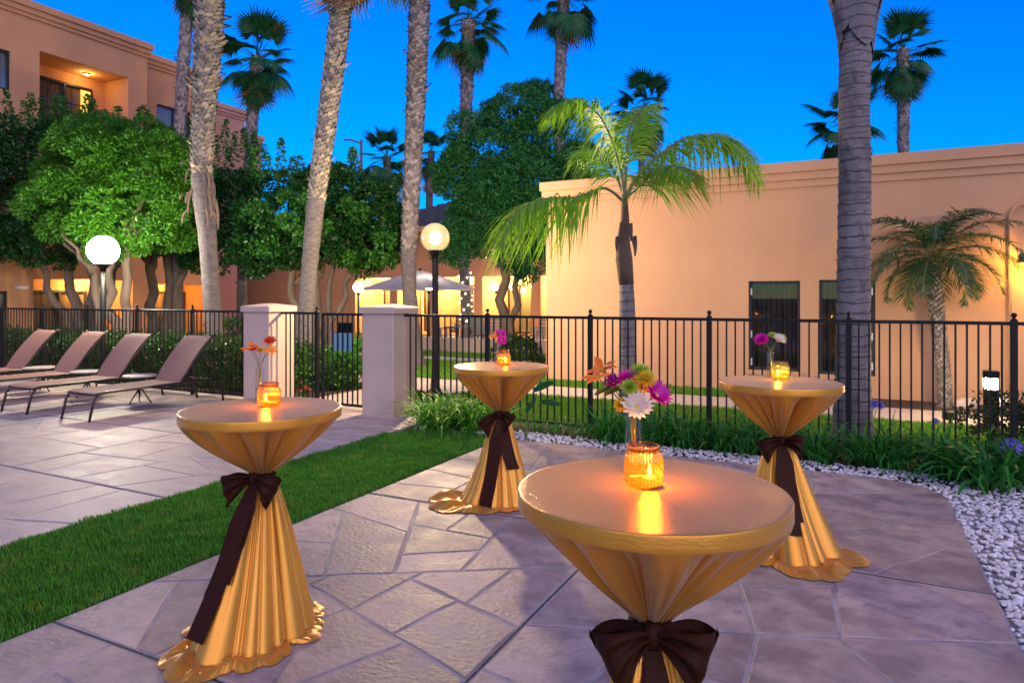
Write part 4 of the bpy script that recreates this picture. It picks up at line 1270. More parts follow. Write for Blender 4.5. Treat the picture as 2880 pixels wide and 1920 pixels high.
M['feather2'] = leafmat('date_palm_leaf', (0.016, 0.075, 0.022), (0.050, 0.13, 0.035), 0.45, 0.3)
M['rachis'] = pmat('palm_rachis', (0.12, 0.15, 0.045), (0.16, 0.13, 0.06), scale=12, rough=0.5)
M['deadsheath'] = pmat('palm_sheath', (0.17, 0.11, 0.07), (0.09, 0.06, 0.045), scale=14, rough=0.9, bump=0.8, bscale=40, stretch=(1, 1, 0.3))

def leaves_np(C, D, L, W, droop=0.0):
    """C centres, D unit directions -> diamond leaves as separate quads"""
    n = len(C)
    rv = rng.normal(size=(n, 3))
    S = np.cross(D, rv); S /= np.linalg.norm(S, axis=1)[:, None] + 1e-9
    U = np.cross(S, D)
    L = np.broadcast_to(L, (n,))[:, None]; W = np.broadcast_to(W, (n,))[:, None]
    a = C - D * L * 0.5; b = C + S * W * 0.5 + U * W * 0.15; t = C + D * L * 0.5 - np.array([0, 0, 1]) * L * droop; c = C - S * W * 0.5 + U * W * 0.15
    return np.stack([a, b, t, c], 1)
def quads_obj(name, Q, mat, parent=None, kind=None):
    n = len(Q)
    return put(name, npmesh(name, Q.reshape(-1, 3), np.arange(4 * n).reshape(n, 4), mat), parent, kind=kind)
def unit(n):
    v = rng.normal(size=(n, 3)); return v / np.linalg.norm(v, axis=1)[:, None]
def clump_crown(blobs, nclump, per, clr, L, W, seed, up=0.2, shell=0.86):
    """blobs: (cx,cy,cz,rx,ry,rz). clumps sit near the blobs' surfaces, leaves fan out of every clump"""
    r = np.random.default_rng(seed)
    B = np.array(blobs, float)
    wt = (B[:, 3] * B[:, 5]); wt = wt / wt.sum()
    out = []
    cen = []
    tries = 0
    while len(cen) < nclump and tries < nclump * 8:
        tries += 1
        k = r.choice(len(B), p=wt)
        v = r.normal(size=3); v /= np.linalg.norm(v)
        s = r.uniform(shell - 0.12, 1.03) if r.random() < 0.82 else r.uniform(0.3, 0.8)
        p = B[k, :3] + v * B[k, 3:] * s
        # not deep inside another blob
        if any((((p - b[:3]) / b[3:]) ** 2).sum() < 0.55 for j, b in enumerate(B) if j != k): continue
        cen.append((p, v))
    for p, v in cen:
        m = int(per * r.uniform(0.6, 1.35))
        rad = clr * r.uniform(0.65, 1.3)
        u = r.normal(size=(m, 3)); u /= np.linalg.norm(u, axis=1)[:, None]
        u += v * 0.35 + np.array([0, 0, up]); u /= np.linalg.norm(u, axis=1)[:, None]
        rr = rad * r.uniform(0.2, 1.0, m)[:, None] ** 0.4
        C = p + u * rr * np.array([1, 1, 0.85])
        D = u + r.normal(size=(m, 3)) * 0.45
        D /= np.linalg.norm(D, axis=1)[:, None]
        out.append(leaves_np(C, D, L * r.uniform(0.7, 1.25, m), W * r.uniform(0.75, 1.2, m)))
    return np.concatenate(out, 0)
def shoots(pts, h, r0, per, L, W, seed):
    """upright leafy shoots that stand out of a clipped crown"""
    r = np.random.default_rng(seed)
    out = []
    for (x, y, z) in pts:
        hh = h * r.uniform(0.5, 1.35); lx, ly = r.normal(size=2) * 0.12
        m = int(per * hh / h)
        t = r.uniform(0, 1, m)
        a = r.uniform(0, 6.28, m)
        rad = r0 * (1.05 - 0.75 * t) * r.uniform(0.3, 1, m)
        C = np.stack([x + lx * t * hh + rad * np.cos(a), y + ly * t * hh + rad * np.sin(a), z + t * hh], 1)
        D = np.stack([np.cos(a), np.sin(a), 0.35 + 0 * a], 1) + r.normal(size=(m, 3)) * 0.35
        D /= np.linalg.norm(D, axis=1)[:, None]
        out.append(leaves_np(C, D, L * r.uniform(0.7, 1.2, m), W * r.uniform(0.7, 1.2, m), 0.15))
    return np.concatenate(out, 0)
def limb(mb, a, b, r0, r1, bend, rnd, n=6):
    a, b = Vector(a), Vector(b)
    pts = []
    for i in range(n + 1):
        u = i / n
        p = a.lerp(b, u) + Vector((rnd.uniform(-1, 1), rnd.uniform(-1, 1), 0)) * bend * math.sin(math.pi * u)
        pts.append(p)
    mb.tube(pts, [r0 + (r1 - r0) * (i / n) for i in range(n + 1)], 8)
def broad_tree(name, label, base, trunks, crown, mat, seed, extra=None, trunkmat=None):
    """trunks: list of (foot offset, top point, r0, r1)"""
    rnd = random.Random(seed)
    t = thing(name, label, 'tree', base)
    bv = Vector(base)
    for (f, top, r0, r1) in trunks:
        mb = MB(); limb(mb, Vector(f), Vector(top) - bv, r0, r1, 0.12, rnd, 8)
        top_l = Vector(top) - bv
        for k in range(4):
            a = rnd.uniform(0, 6.28); q = top_l + Vector((math.cos(a) * rnd.uniform(.4, 1.0), math.sin(a) * rnd.uniform(.4, 1.0), rnd.uniform(.3, 1.0)))
            limb(mb, Vector(f).lerp(top_l, rnd.uniform(.75, .98)), q, r1 * .8, r1 * .3, 0.08, rnd)
        mb.build('trunk', trunkmat or M['bark'], t, smooth=True)
    q = crown - np.array(base, np.float32)
    quads_obj('crown', q.astype(np.float32), mat, t)
    if extra is not None:
        quads_obj('shoots', (extra - np.array(base, np.float32)).astype(np.float32), M['shoot'], t)
    return t
def A3(px, py, d):
    return tuple(at(px, py, d))
def blob(px, py, d, rx, rz, ry=None):
    c = at(px, py, d)
    return (c.x, c.y, c.z, rx, ry or rx, rz)

# bright round tree lit by the frosted globe
d = 15.2
b0 = tuple(atd(335, d))
cr = clump_crown([blob(300, 470, d, 1.15, 0.95), blob(430, 480, d, 0.95, 0.95), blob(210, 560, d, 0.95, 0.85), blob(390, 600, d, 1.15, 0.85), blob(480, 590, d + .2, 0.75, 0.75), blob(270, 640, d - .3, 0.8, 0.55), blob(330, 420, d + .2, 0.8, 0.6)],
                 215, 330, 0.34, 0.11, 0.034, 3)
tr = [((0, 0, -.05), A3(300, 690, d), 0.15, 0.08), ((0.12, 0.1, -.05), A3(360, 640, d), 0.13, 0.08), ((-.15, 0, -.05), A3(240, 690, d), 0.12, 0.07)]
broad_tree('podocarpus_tree', 'round bright green clipped tree behind the white globe lamp', b0, tr, cr, M['podo'], 1)
# dark wide trees behind it
d = 18.2
b0 = tuple(atd(250, d))
cr = clump_crown([blob(60, 500, d, 1.7, 1.35), blob(200, 480, d + .5, 1.6, 1.2), blob(-60, 600, d, 1.6, 1.3), blob(120, 640, d, 1.6, 0.95), blob(300, 640, d + .6, 1.5, 0.8)], 200, 190, 0.36, 0.12, 0.062, 4)
sp = [at(x, y, d + rng.uniform(-.6, .6)) for x, y in [(30, 370), (75, 365), (135, 350), (190, 360), (230, 365), (262, 350), (320, 355), (20, 420), (100, 390), (160, 380), (285, 370)]]
tr = [((-.1, 0, -.05), A3(180, 700, d), 0.17, 0.10), ((.2, 0, -.05), A3(330, 690, d), 0.18, 0.10), ((0, .2, -.05), A3(250, 660, d), 0.16, 0.1), ((-.3, 0, -.05), A3(90, 690, d), 0.13, 0.07)]
broad_tree('ficus_tree', 'dark spreading tree with upright shoots at the left edge', b0, tr, cr, M['ficus'], 2, shoots([tuple(p) for p in sp], 1.0, 0.24, 170, 0.12, 0.065, 5))
d = 19.5
b0 = tuple(atd(440, d))
cr = clump_crown([blob(520, 560, d, 1.3, 1.2), blob(620, 590, d, 1.3, 1.1), blob(440, 600, d, 1.2, 1.0), blob(690, 650, d, 1.0, 0.9), blob(570, 680, d - .3, 1.2, 0.8)], 170, 170, 0.36, 0.12, 0.065, 6)
sp = [at(x, y, d + rng.uniform(-.6, .6)) for x, y in [(395, 395), (430, 400), (480, 440), (525, 440), (560, 450), (620, 440), (650, 455), (690, 450), (722, 460), (640, 480), (600, 470), (705, 490)]]
tr = [((0, 0, -.05), A3(420, 720, d), 0.18, 0.11), ((.25, 0.1, -.05), A3(480, 700, d), 0.2, 0.12), ((.3, 0, -.05), A3(540, 690, d), 0.13, 0.08)]
broad_tree('ficus_tree', 'dark tree with slender shoots behind the shaggy left palm', b0, tr, cr, M['ficus'], 3, shoots([tuple(p) for p in sp], 0.95, 0.22, 150, 0.12, 0.062, 7))
# middle tree behind the gate
d = 17.0
b0 = tuple(atd(880, d))
cr = clump_crown([blob(800, 590, d, 1.0, 0.95), blob(930, 580, d, 1.15, 0.95), blob(1040, 620, d, 0.85, 0.85), blob(740, 660, d, 0.85, 0.75), blob(870, 690, d - .3, 1.0, 0.65), blob(1000, 700, d - .2, 0.9, 0.6), blob(700, 720, d, 0.6, 0.45)],
                 230, 165, 0.31, 0.115, 0.062, 8)
sp = [at(x, y, d + rng.uniform(-.5, .5)) for x, y in [(730, 520), (765, 505), (790, 500), (820, 515), (850, 500), (880, 510), (955, 520), (985, 515), (1010, 510), (1040, 540), (1075, 560), (920, 520), (1095, 590), (700, 550)]]
tr = [((0, 0, -.05), A3(905, 720, d), 0.13, 0.07), ((-.3, 0, -.05), A3(820, 730, d), 0.14, 0.08), ((.3, 0, -.05), A3(1000, 720, d), 0.10, 0.06), ((.15, 0.1, -.05), A3(940, 660, d), 0.10, 0.05)]
broad_tree('camphor_tree', 'leafy multi-trunk tree behind the gate and leaning palm', b0, tr, cr, M['ficus'], 4, np.concatenate([shoots([tuple(p) for p in sp], 0.75, 0.21, 150, 0.115, 0.06, 9),
           clump_crown([blob(900, 640, d - .45, 1.7, 0.9), blob(1040, 700, d - .3, 0.8, 0.6)], 60, 120, 0.26, 0.115, 0.06, 19)]))
# fern pine right of the middle
d = 18.0
b0 = tuple(atd(1420, d + .3))
cr = clump_crown([blob(1400, 400, d, 1.2, 1.05), blob(1540, 400, d, 1.15, 1.05), blob(1330, 520, d, 0.85, 0.95), blob(1460, 530, d, 1.35, 1.0), blob(1590, 500, d, 0.95, 1.0), blob(1480, 330, d, 1.2, 0.7), blob(1350, 640, d, 0.7, 0.75), blob(1480, 690, d, 0.65, 0.8),
                  blob(1290, 690, d, 0.4, 0.5), blob(1420, 610, d, 0.8, 0.7)], 330, 290, 0.34, 0.12, 0.038, 10)
tr = [((0, 0, -.05), A3(1405, 560, d), 0.17, 0.09), ((.1, .1, -.05), A3(1470, 600, d), 0.12, 0.07)]
broad_tree('fern_pine_tree', 'tall rounded dark green tree rising behind the peach building corner', b0, tr, cr, M['podo2'], 5)

# ------------------------------------------------------------------ fan palms
def fan_mesh(name, mat, seed, pet=0.82, blade=0.72, nseg=26, spread=215, droop=0.25, tipdroop=0.35):
    rnd = random.Random(seed)
    mb = MB()
    # petiole along +x
    pts = [Vector((pet * u, 0, -droop * pet * u * u)) for u in (0, .25, .5, .75, 1)]
    mb.tube(pts, [0.022, 0.016, 0.013, 0.011, 0.010], 5)
    hub = pts[-1]; slope = -2 * droop
    ax = Vector((1, 0, slope)).normalized(); upv = Vector((-slope, 0, 1)).normalized(); sv = Vector((0, 1, 0))
    for k in range(nseg):
        a = R(-spread / 2 + spread * k / (nseg - 1))
        dirv = ax * math.cos(a) + sv * math.sin(a)
        L = blade * (0.72 + 0.28 * math.cos(a * 0.6)) * rnd.uniform(0.88, 1.08)
        perp = (-ax * math.sin(a) + sv * math.cos(a))
        w = blade * R(spread / nseg) * 0.52
        pl = []
        for i, u in enumerate((0.03, 0.35, 0.62, 0.82, 1.0)):
            p = hub + dirv * (L * u) + Vector((0, 0, -1)) * (tipdroop * L * max(0, u - 0.45) ** 1.6) - upv * 0.10 * L * u * abs(math.sin(a * .5))
            ww = w * min(u, 0.62) * (1 if u < 0.7 else (1.02 - u) / 0.36) + 0.001
            pl.append([p - perp * ww, p + upv * (ww * 0.55), p + perp * ww])
        mb.grid(pl)
    return mb.mesh(name, mat)
FAN = [fan_mesh('frond', M['fan'], 1, droop=0.10, tipdroop=0.35), fan_mesh('frond', M['fan'], 2, droop=0.30, tipdroop=0.6), fan_mesh('frond', M['fan'], 3, pet=0.85, droop=0.45, tipdroop=0.9)]
DEAD = [fan_mesh('dead_frond', M['deadfan'], 5, pet=0.6, blade=0.62, nseg=14, spread=130, droop=0.5, tipdroop=1.4)]
def trunk_path(pts, d, zmax=None):
    """pts: (px,py,width px) from the top down; returns centre points and radii from the ground up"""
    P = [(at(x, y, d), w * d / FPX / 2) for x, y, w in pts][::-1]
    if P[0][0].z > 0:
        a, b = P[0], P[1]
        g = a[0].copy(); g.z = -0.05
        P = [(g, a[1] * 1.25)] + P
    if zmax and P[-1][0].z < zmax:
        a, b = P[-2], P[-1]
        t = (zmax - b[0].z) / (b[0].z - a[0].z)
        P.append((b[0] + (b[0] - a[0]) * t, b[1] * 0.9))
    return P
def resample(P, step):
    out = []
    for i in range(len(P) - 1):
        (p, r), (q, s) = P[i], P[i + 1]
        m = max(1, int((q - p).length / step))
        for k in range(m):
            u = k / m
            out.append((p.lerp(q, u), r + (s - r) * u))
    out.append(P[-1])
    # smooth the centre line
    for _ in range(6):
        o2 = [out[0]] + [((out[i - 1][0] + out[i][0] * 2 + out[i + 1][0]) / 4, (out[i - 1][1] + out[i][1] * 2 + out[i + 1][1]) / 4) for i in range(1, len(out) - 1)] + [out[-1]]
        out = o2
    return out
def fan_palm(label, pts, d, crown_z=None, zboot=3.0, nfr=26, scale=1.0, seed=0, bootmat='boots', ndead=6, boots=True, skirt=0, core=0.86, boot_len=0.10):
    rnd = random.Random(seed)
    P = trunk_path(pts, d, crown_z)
    base = P[0][0].copy(); base.z = 0
    t = thing('fan_palm', label, 'tree', base, 0, 'tall fan palms')
    S = resample(P, 0.12)
    S = [(p - base, r) for p, r in S]
    n = 18
    rows = []
    for i, (p, r) in enumerate(S):
        k = core if (boots and p.z > zboot) else 1.0
        rr = r * k * (1 + 0.02 * math.sin(i * 2.1))
        rows.append([p + Vector((rr * math.cos(a) * (1 + .02 * math.sin(3 * a + i)), rr * math.sin(a), 0)) for a in [2 * math.pi * j / n for j in range(n)]])
    MB().grid(rows, True).build('trunk', M['palmbark'], t, smooth=True)
    if boots:
        Q = []
        zt = S[-1][0].z
        z = zboot
        ga = 0.0
        while z < zt:
            # position on the path
            i = min(range(len(S)), key=lambda q: abs(S[q][0].z - z))
            p, r = S[i]
            ga += 2.399963
            c, s = math.cos(ga), math.sin(ga)
            o = Vector((c, s, 0)); sd = Vector((-s, c, 0))
            w = r * rnd.uniform(0.30, 0.46); h = boot_len * rnd.uniform(0.75, 1.3)
            b = Vector((p.x, p.y, z)) + o * r * 0.84
            out = r * rnd.uniform(0.14, 0.32)
            if rnd.random() < 0.05: out *= 2.6
            Q.append((b - sd * w - Vector((0, 0, h * .5)), b + sd * w - Vector((0, 0, h * .5)), b + o * out + sd * w * 0.30 + Vector((0, 0, h * .5)), b + o * out - sd * w * 0.30 + Vector((0, 0, h * .5))))
            Q.append((b + o * out - sd * w * 0.30 + Vector((0, 0, h * .5)), b + o * out + sd * w * 0.30 + Vector((0, 0, h * .5)), b + sd * w * .5 + Vector((0, 0, h * .62)), b - sd * w * .5 + Vector((0, 0, h * .62))))
            z += boot_len * 0.052 * (0.17 / max(r, 0.05)) ** 0.3
        vs = [v for q in Q for v in q]
        # weld each stub's two faces so it is one island
        V = []; Fc = []
        for k in range(0, len(Q), 2):
            o = len(V)
            V += [Q[k][0], Q[k][1], Q[k][2], Q[k][3], Q[k + 1][2], Q[k + 1][3]]
            Fc += [(o, o + 1, o + 2, o + 3), (o + 3, o + 2, o + 4, o + 5)]
        put('leaf_bases', npmesh('leaf_bases', np.array([tuple(v) for v in V]), np.array(Fc), M[bootmat]), t, kind='stuff')
    top = S[-1][0]
    for k in range(nfr):
        u = k / max(1, nfr - 1)
        a = k * 2.399963 + rnd.uniform(-.5, .5)
        el = R(80 - 120 * u + rnd.uniform(-26, 22))
        me = FAN[0 if u < 0.4 else (1 if u < 0.72 else 2)]
        o = put('frond', me, t, top + Vector((0, 0, -0.25 * u * scale)))
        o.rotation_euler = (rnd.uniform(-.3, .3), -el, a)
        o.scale = (scale * rnd.uniform(.72, 1.18),) * 3
    for k in range(ndead):
        a = rnd.uniform(0, 6.28)
        o = put('dead_frond', DEAD[0], t, top + Vector((0, 0, -0.3 * scale - rnd.uniform(0, .3 + skirt))))
        o.rotation_euler = (rnd.uniform(-.3, .3), R(rnd.uniform(50, 82)), a)
        o.scale = (scale * rnd.uniform(.8, 1.1),) * 3
    return t
fan_palm('thick shaggy palm trunk with peeling bark left of the gate', [(592, -40, 76), (584, 150, 72), (573, 330, 64), (566, 480, 58), (572, 560, 60), (582, 640, 50), (590, 760, 46), (604, 960, 48)], 13.5, 9.6, zboot=4.1, nfr=14, seed=1, bootmat='boots2')
fan_palm('slim palm trunk just behind the thick shaggy one', [(530, -20, 34), (515, 200, 33), (505, 380, 30), (500, 700, 27), (500, 900, 28)], 19.5, 11.3, zboot=3.0, nfr=14, seed=2, scale=0.95)
fan_palm('leaning stubbled palm trunk rising behind the gate', [(968, -40, 56), (945, 150, 57), (922, 330, 55), (900, 480, 52), (883, 620, 48), (868, 780, 43), (858, 930, 46), (854, 1060, 56)], 13.4, 9.0, zboot=3.55, nfr=14, seed=3, bootmat='boots2')
fan_palm('straight scaly palm trunk left of the clear globe lamp', [(1182, -40, 57), (1175, 150, 56), (1167, 350, 52), (1156, 560, 48), (1149, 720, 44), (1150, 800, 40), (1162, 960, 44), (1170, 1027, 54)], 16.1, 10.4, zboot=2.75, nfr=14, seed=4)
fan_palm('fan palm with full crown against the sky left of the leaning trunk', [(724, 160, 33), (712, 300, 32), (705, 420, 31), (690, 560, 28), (680, 800, 26)], 22.0, None, zboot=2.0, nfr=30, seed=5, scale=0.92)
fan_palm('fan palm whose green crown meets the top edge at centre', [(1318, 60, 38), (1316, 160, 38), (1310, 330, 32), (1302, 560, 30), (1306, 760, 30), (1312, 900, 32)], 24.0, None, zboot=2.6, nfr=30, seed=6, scale=1.0, ndead=12)
fan_palm('fan palm above the feather palm with crown cut by the top edge', [(1585, -20, 34), (1580, 120, 33), (1572, 260, 30), (1570, 600, 28)], 23.0, None, zboot=3.0, nfr=28, seed=7, scale=1.0)
fan_palm('fan palm behind the peach roof at the right', [(2538, 140, 30), (2541, 240, 32), (2540, 430, 29), (2538, 700, 29)], 24.0, None, zboot=3.0, nfr=28, seed=8, scale=1.0)
fan_palm('low distant fan palm behind the ringed trunk', [(2375, 340, 24), (2376, 500, 24), (2376, 760, 24)], 30.0, None, zboot=3.5, nfr=26, seed=9, scale=1.2, boots=False, ndead=8)
fan_palm('distant fan palm with brown hanging leaves above the peach roof', [(1812, 300, 19), (1805, 400, 18), (1800, 760, 18)], 36.0, None, zboot=3.5, nfr=24, seed=10, scale=1.3, boots=False, ndead=16, skirt=0.5)
fan_palm('distant shaggy fan palm left of the scaly trunk', [(1088, 440, 22), (1092, 560, 22), (1092, 760, 22)], 38.0, None, zboot=3.5, nfr=24, seed=11, scale=1.25, boots=False, ndead=30, skirt=1.6)
fan_palm('distant slim fan palm right of the scaly trunk', [(1213, 425, 20), (1208, 540, 20), (1204, 760, 20)], 42.0, None, zboot=3.5, nfr=20, seed=12, scale=0.95, boots=False, ndead=20, skirt=1.0)
fan_palm('distant fan palm half hidden behind the rounded dark tree', [(1532, 280, 18), (1532, 700, 18)], 40.0, None, zboot=3.5, nfr=18, seed=13, scale=0.8, boots=False, ndead=8)
# torn bark strips on the shaggy trunk
def strips(parent_label, spots, d):
    o = [x for x in bpy.data.objects if x.get('label') == parent_label][0]
    rnd = random.Random(3)
    for (px, py, side, L) in spots:
        p = at(px, py, d) - o.location
        mb = MB(); rows = []
        for i in range(6):
            u = i / 5
            c = p + Vector((side * CA * (0.02 + 0.16 * math.sin(u * 1.8)), side * SA * (0.02 + .16 * math.sin(u * 1.8)), -L * u ** 1.3 + 0.03 * math.sin(u * 3))) + Vector((SA, -CA, 0)) * (0.16 + .03 * u)
            w = 0.045 * (1 - u * .7)
            rows.append([c + Vector((CA, SA, 0.3)) * w * s for s in (-1, 0, 1)])
        mb.grid(rows).build('bark_strip', M['deadsheath'], o, smooth=True)
strips('thick shaggy palm trunk with peeling bark left of the gate', [(548, 455, -1, 0.12), (560, 470, -1, 0.35), (575, 470, 1, 0.5), (560, 540, -1, 0.25), (545, 545, -1, 0.15), (580, 530, 1, 0.6), (600, 550, 1, 0.7), (566, 520, -1, 0.6), (590, 500, 1, 0.45), (570, 570, 1, 0.5), (600, 600, 1, 0.35), (550, 590, -1, 0.3)], 13.5)

# ------------------------------------------------------------------ ringed palm on the right and the two feather palms
def ring_mat():
    m = bpy.data.materials['queen_palm_trunk']
    nt = m.node_tree; N, L = nt.nodes, nt.links
    p = [n for n in N if n.type == 'BSDF_PRINCIPLED'][0]
    src = p.inputs['Base Color'].links[0].from_socket
    tc = N.new('ShaderNodeTexCoord')
    w = N.new('ShaderNodeTexWave'); w.wave_type = 'BANDS'; w.bands_direction = 'Z'; w.wave_profile = 'SAW'
    w.inputs['Scale'].default_value = 2.6; w.inputs['Distortion'].default_value = 2.2; w.inputs['Detail'].default_value = 3; w.inputs['Detail Scale'].default_value = 1.6
    L.new(tc.outputs['Object'], w.inputs['Vector'])
    r = N.new('ShaderNodeMapRange'); r.inputs['From Min'].default_value = 0.80; r.inputs['From Max'].default_value = 0.97
    L.new(w.outputs['Fac'], r.inputs['Value'])
    mx = N.new('ShaderNodeMix'); mx.data_type = 'RGBA'; mx.inputs['B'].default_value = (0.05, 0.04, 0.04, 1)
    L.new(r.outputs['Result'], mx.inputs['Factor']); L.new(src, mx.inputs['A']); L.new(mx.outputs['Result'], p.inputs['Base Color'])
ring_mat()                                   # dark leaf scars round the trunk
def ringed(parent, P, seed, mat, ring=0.11, depth=0.05, n=40, smooth=True):
    rnd = random.Random(seed)
    rows = []
    S = resample(P, 0.012)
    znext = 0; zl = 0
    for i, (p, r) in enumerate(S):
        if p.z >= znext:
            zl = znext; znext = p.z + ring * rnd.uniform(0.6, 1.4)
        row = []
        for j in range(n):
            a = 2 * math.pi * j / n
            zz = p.z + 0.02 * math.sin(a * 1 + seed) + 0.010 * math.sin(3 * a + zl * 9)
            u = ((zz - zl) / max(1e-3, znext - zl)) % 1.0
            rr = r * (1 + depth * (u ** 3 - 0.25) - depth * 2.2 * (u < 0.09) + 0.012 * math.sin(5 * a + zl * 17) + rnd.uniform(-.006, .006))
            row.append(p + Vector((rr * math.cos(a), rr * math.sin(a), 0)))
        rows.append(row)
    return MB().grid(rows, True).build('trunk', mat, parent, smooth=smooth)
dq = 7.6
P = trunk_path([(2408, -60, 58), (2408, 60, 66), (2406, 150, 82), (2405, 175, 84), (2402, 300, 80), (2404, 500, 84), (2402, 700, 86), (2400, 900, 88), (2398, 1100, 94), (2400, 1220, 110)], dq, 5.3)
base = P[0][0].copy(); base.z = 0
qp = thing('ringed_palm', 'stout grey ringed palm trunk standing behind the right fence', 'tree', base)
ringed(qp, [(p - base, r) for p, r in P], 4, M['queen'])
rq = random.Random(8)
for k in range(9):                                     # split leaf-base boots clasping the top
    a = k * 2.4 + 0.5
    z0 = 4.22 + 0.085 * k
    rr = 0.170 + 0.006 * k
    rows = []
    for i in range(9):
        u = i / 8
        z = z0 + u * 1.05
        wd = (1.15 - 0.95 * u ** 0.8) * (1.0 if u > .06 else .85)
        ro = rr * (0.93 + 0.34 * u + 0.30 * u * u)
        ro = rr * (1.02 + 0.30 * u + 1.0 * u * u); rows.append([Vector((ro * math.cos(a + wd * s), ro * math.sin(a + wd * s), z + 0.22 * abs(s) ** 1.5 * (1 - u))) + Vector((P[-2][0].x - base.x, P[-2][0].y - base.y, 0)) for s in (-1, -.66, -.33, 0, .33, .66, 1)])
    MB().grid(rows).build('leaf_boot', M['queen'], qp, smooth=True)
def feather_frond(name, parent, curve, L_leaf, mat, nl=46, droop=0.5, seed=0, w=0.016, both=1.0, rr=0.013, vee=0.25, start=0.16):
    """curve: list of points of the rachis, root to tip; leaflets hang from it"""
    rnd = np.random.default_rng(seed)
    C = [Vector(p) for p in curve]
    # dense polyline by Catmull-Rom
    pts = []
    for i in range(len(C) - 1):
        p0, p1, p2, p3 = C[max(i - 1, 0)], C[i], C[i + 1], C[min(i + 2, len(C) - 1)]
        for k in range(10):
            t = k / 10
            pts.append(0.5 * ((2 * p1) + (p2 - p0) * t + (2 * p0 - 5 * p1 + 4 * p2 - p3) * t * t + (3 * p1 - p0 - 3 * p2 + p3) * t ** 3))
    pts.append(C[-1])
    n = len(pts)
    fr = put(name, MB().tube(pts, [rr * (1 - 0.8 * i / n) + 0.002 for i in range(n)], 6).mesh(name, M['rachis'], True), parent)
    V = []; Fc = []
    for k in range(nl):
        u = start + (1 - start) * k / (nl - 1)
        x = u * (n - 1); i = min(int(x), n - 2)
        p = pts[i].lerp(pts[i + 1], x - i)
        tg = (pts[min(i + 2, n - 1)] - pts[max(i - 1, 0)]).normalized()
        sd = tg.cross(Vector((0, 0, 1)))
        if sd.length < 1e-3: sd = Vector((1, 0, 0))
        sd.normalize(); up = sd.cross(tg)
        ll = L_leaf * (math.sin(math.pi * (0.10 + 0.86 * u)) ** 0.6) * (0.55 + 0.45 * math.sin(math.pi * min(1, u * 1.1)))
        for s in (-1, 1):
            l = ll * rnd.uniform(0.8, 1.12)
            dr = droop * rnd.uniform(0.6, 1.5)
            d0 = (sd * s * rnd.uniform(0.75, 1) + tg * rnd.uniform(0.45, 0.9) + up * (vee + rnd.uniform(-.25, .25))).normalized()
            o = len(V)
            for q, v in enumerate((0.0, 0.3, 0.65, 1.0)):
                c = p + d0 * (l * v) + Vector((0, 0, -1)) * (dr * l * v * v)
                wv = tg * (w * (0.5, 1.0, 0.8, 0.06)[q])
                V += [c - wv, c + wv]
            for q in range(3):
                Fc.append((o + 2 * q, o + 2 * q + 1, o + 2 * q + 3, o + 2 * q + 2))
    put('leaflets', npmesh('leaflets', np.array([tuple(v) for v in V]), np.array(Fc), mat), fr)
    return fr
# small queen palm in the middle
dc = 9.16
base = atd(1763, dc)
sp_ = thing('feather_palm', 'young feather palm with arching yellow-green fronds in front of the peach wall', 'tree', base)
lo = lambda px, py, dd=dc: at(px, py, dd) - base
Pt = [(Vector((0, 0, -.05)), 0.135), (lo(1766, 1100), 0.125), (lo(1765, 930), 0.115), (lo(1762, 790), 0.095)]
ringed(sp_, Pt, 9, M['queen'], ring=0.05, depth=0.03, n=28)
mb = MB()
mb.tube([lo(1762, 800), lo(1755, 730), lo(1752, 670), lo(1758, 620), lo(1757, 575), lo(1757, 545)], [0.10, 0.115, 0.085, 0.06, 0.045, 0.03], 14)
mb.build('crown_shaft', M['deadsheath'], sp_, smooth=True)
for k, (x, y, s_, L) in enumerate([(1738, 690, -1, .35), (1779, 690, 1, .45), (1750, 650, -1, .5), (1767, 655, 1, .4)]):
    rows = []
    p = lo(x, y)
    for i in range(6):
        u = i / 5
        c = p + Vector((CA, SA, 0)) * (s_ * (0.0 + 0.025 * math.sin(u * 2.2))) + Vector((SA, -CA, 0)) * 0.07 + Vector((0, 0, 0.12 - 0.6 * L * u))
        wv = Vector((CA, SA, 0.2)) * 0.045 * (1 - .75 * u)
        rows.append([c - wv, c + Vector((SA, -CA, 0)) * 0.012, c + wv])
    MB().grid(rows).build('dead_sheath', M['deadsheath'], sp_, smooth=True)
fr = [
    ([(1757, 570, 0), (1700, 530, -.1), (1620, 565 - 10, -.25), (1530, 560, -.5), (1450, 600, -.75), (1405, 690, -.95)], 0.80, 1.0),
    ([(1757, 560, 0), (1745, 480, .0), (1722, 400, .0), (1688, 330, -.05), (1640, 292, -.1), (1580, 290, -.2), (1535, 330, -.3)], 0.72, 0.75),
    ([(1758, 560, 0), (1790, 500, .1), (1850, 440, .2), (1930, 390, .3), (2020, 385, .4), (2090, 430, .45), (2135, 520, .5)], 0.78, 0.95),
    ([(1757, 555, 0), (1762, 450, .3), (1770, 370, .6), (1800, 310, 1.0), (1850, 290, 1.4)], 0.62, 0.6),
    ([(1757, 560, 0), (1800, 520, -.4), (1850, 480, -.9), (1900, 470, -1.3), (1950, 500, -1.6)], 0.62, 0.85),
    ([(1757, 560, 0), (1735, 500, .4), (1700, 440, .9), (1660, 420, 1.3), (1620, 440, 1.6)], 0.62, 0.8)]
for k, (cv, ll, dr) in enumerate(fr):
    feather_frond('frond', sp_, [lo(x, y, dc + dd) for x, y, dd in cv], ll, M['feather'], nl=130, droop=dr, seed=k, w=0.014, rr=0.022 if k else 0.02, start=0.22 if k != 1 else 0.16)
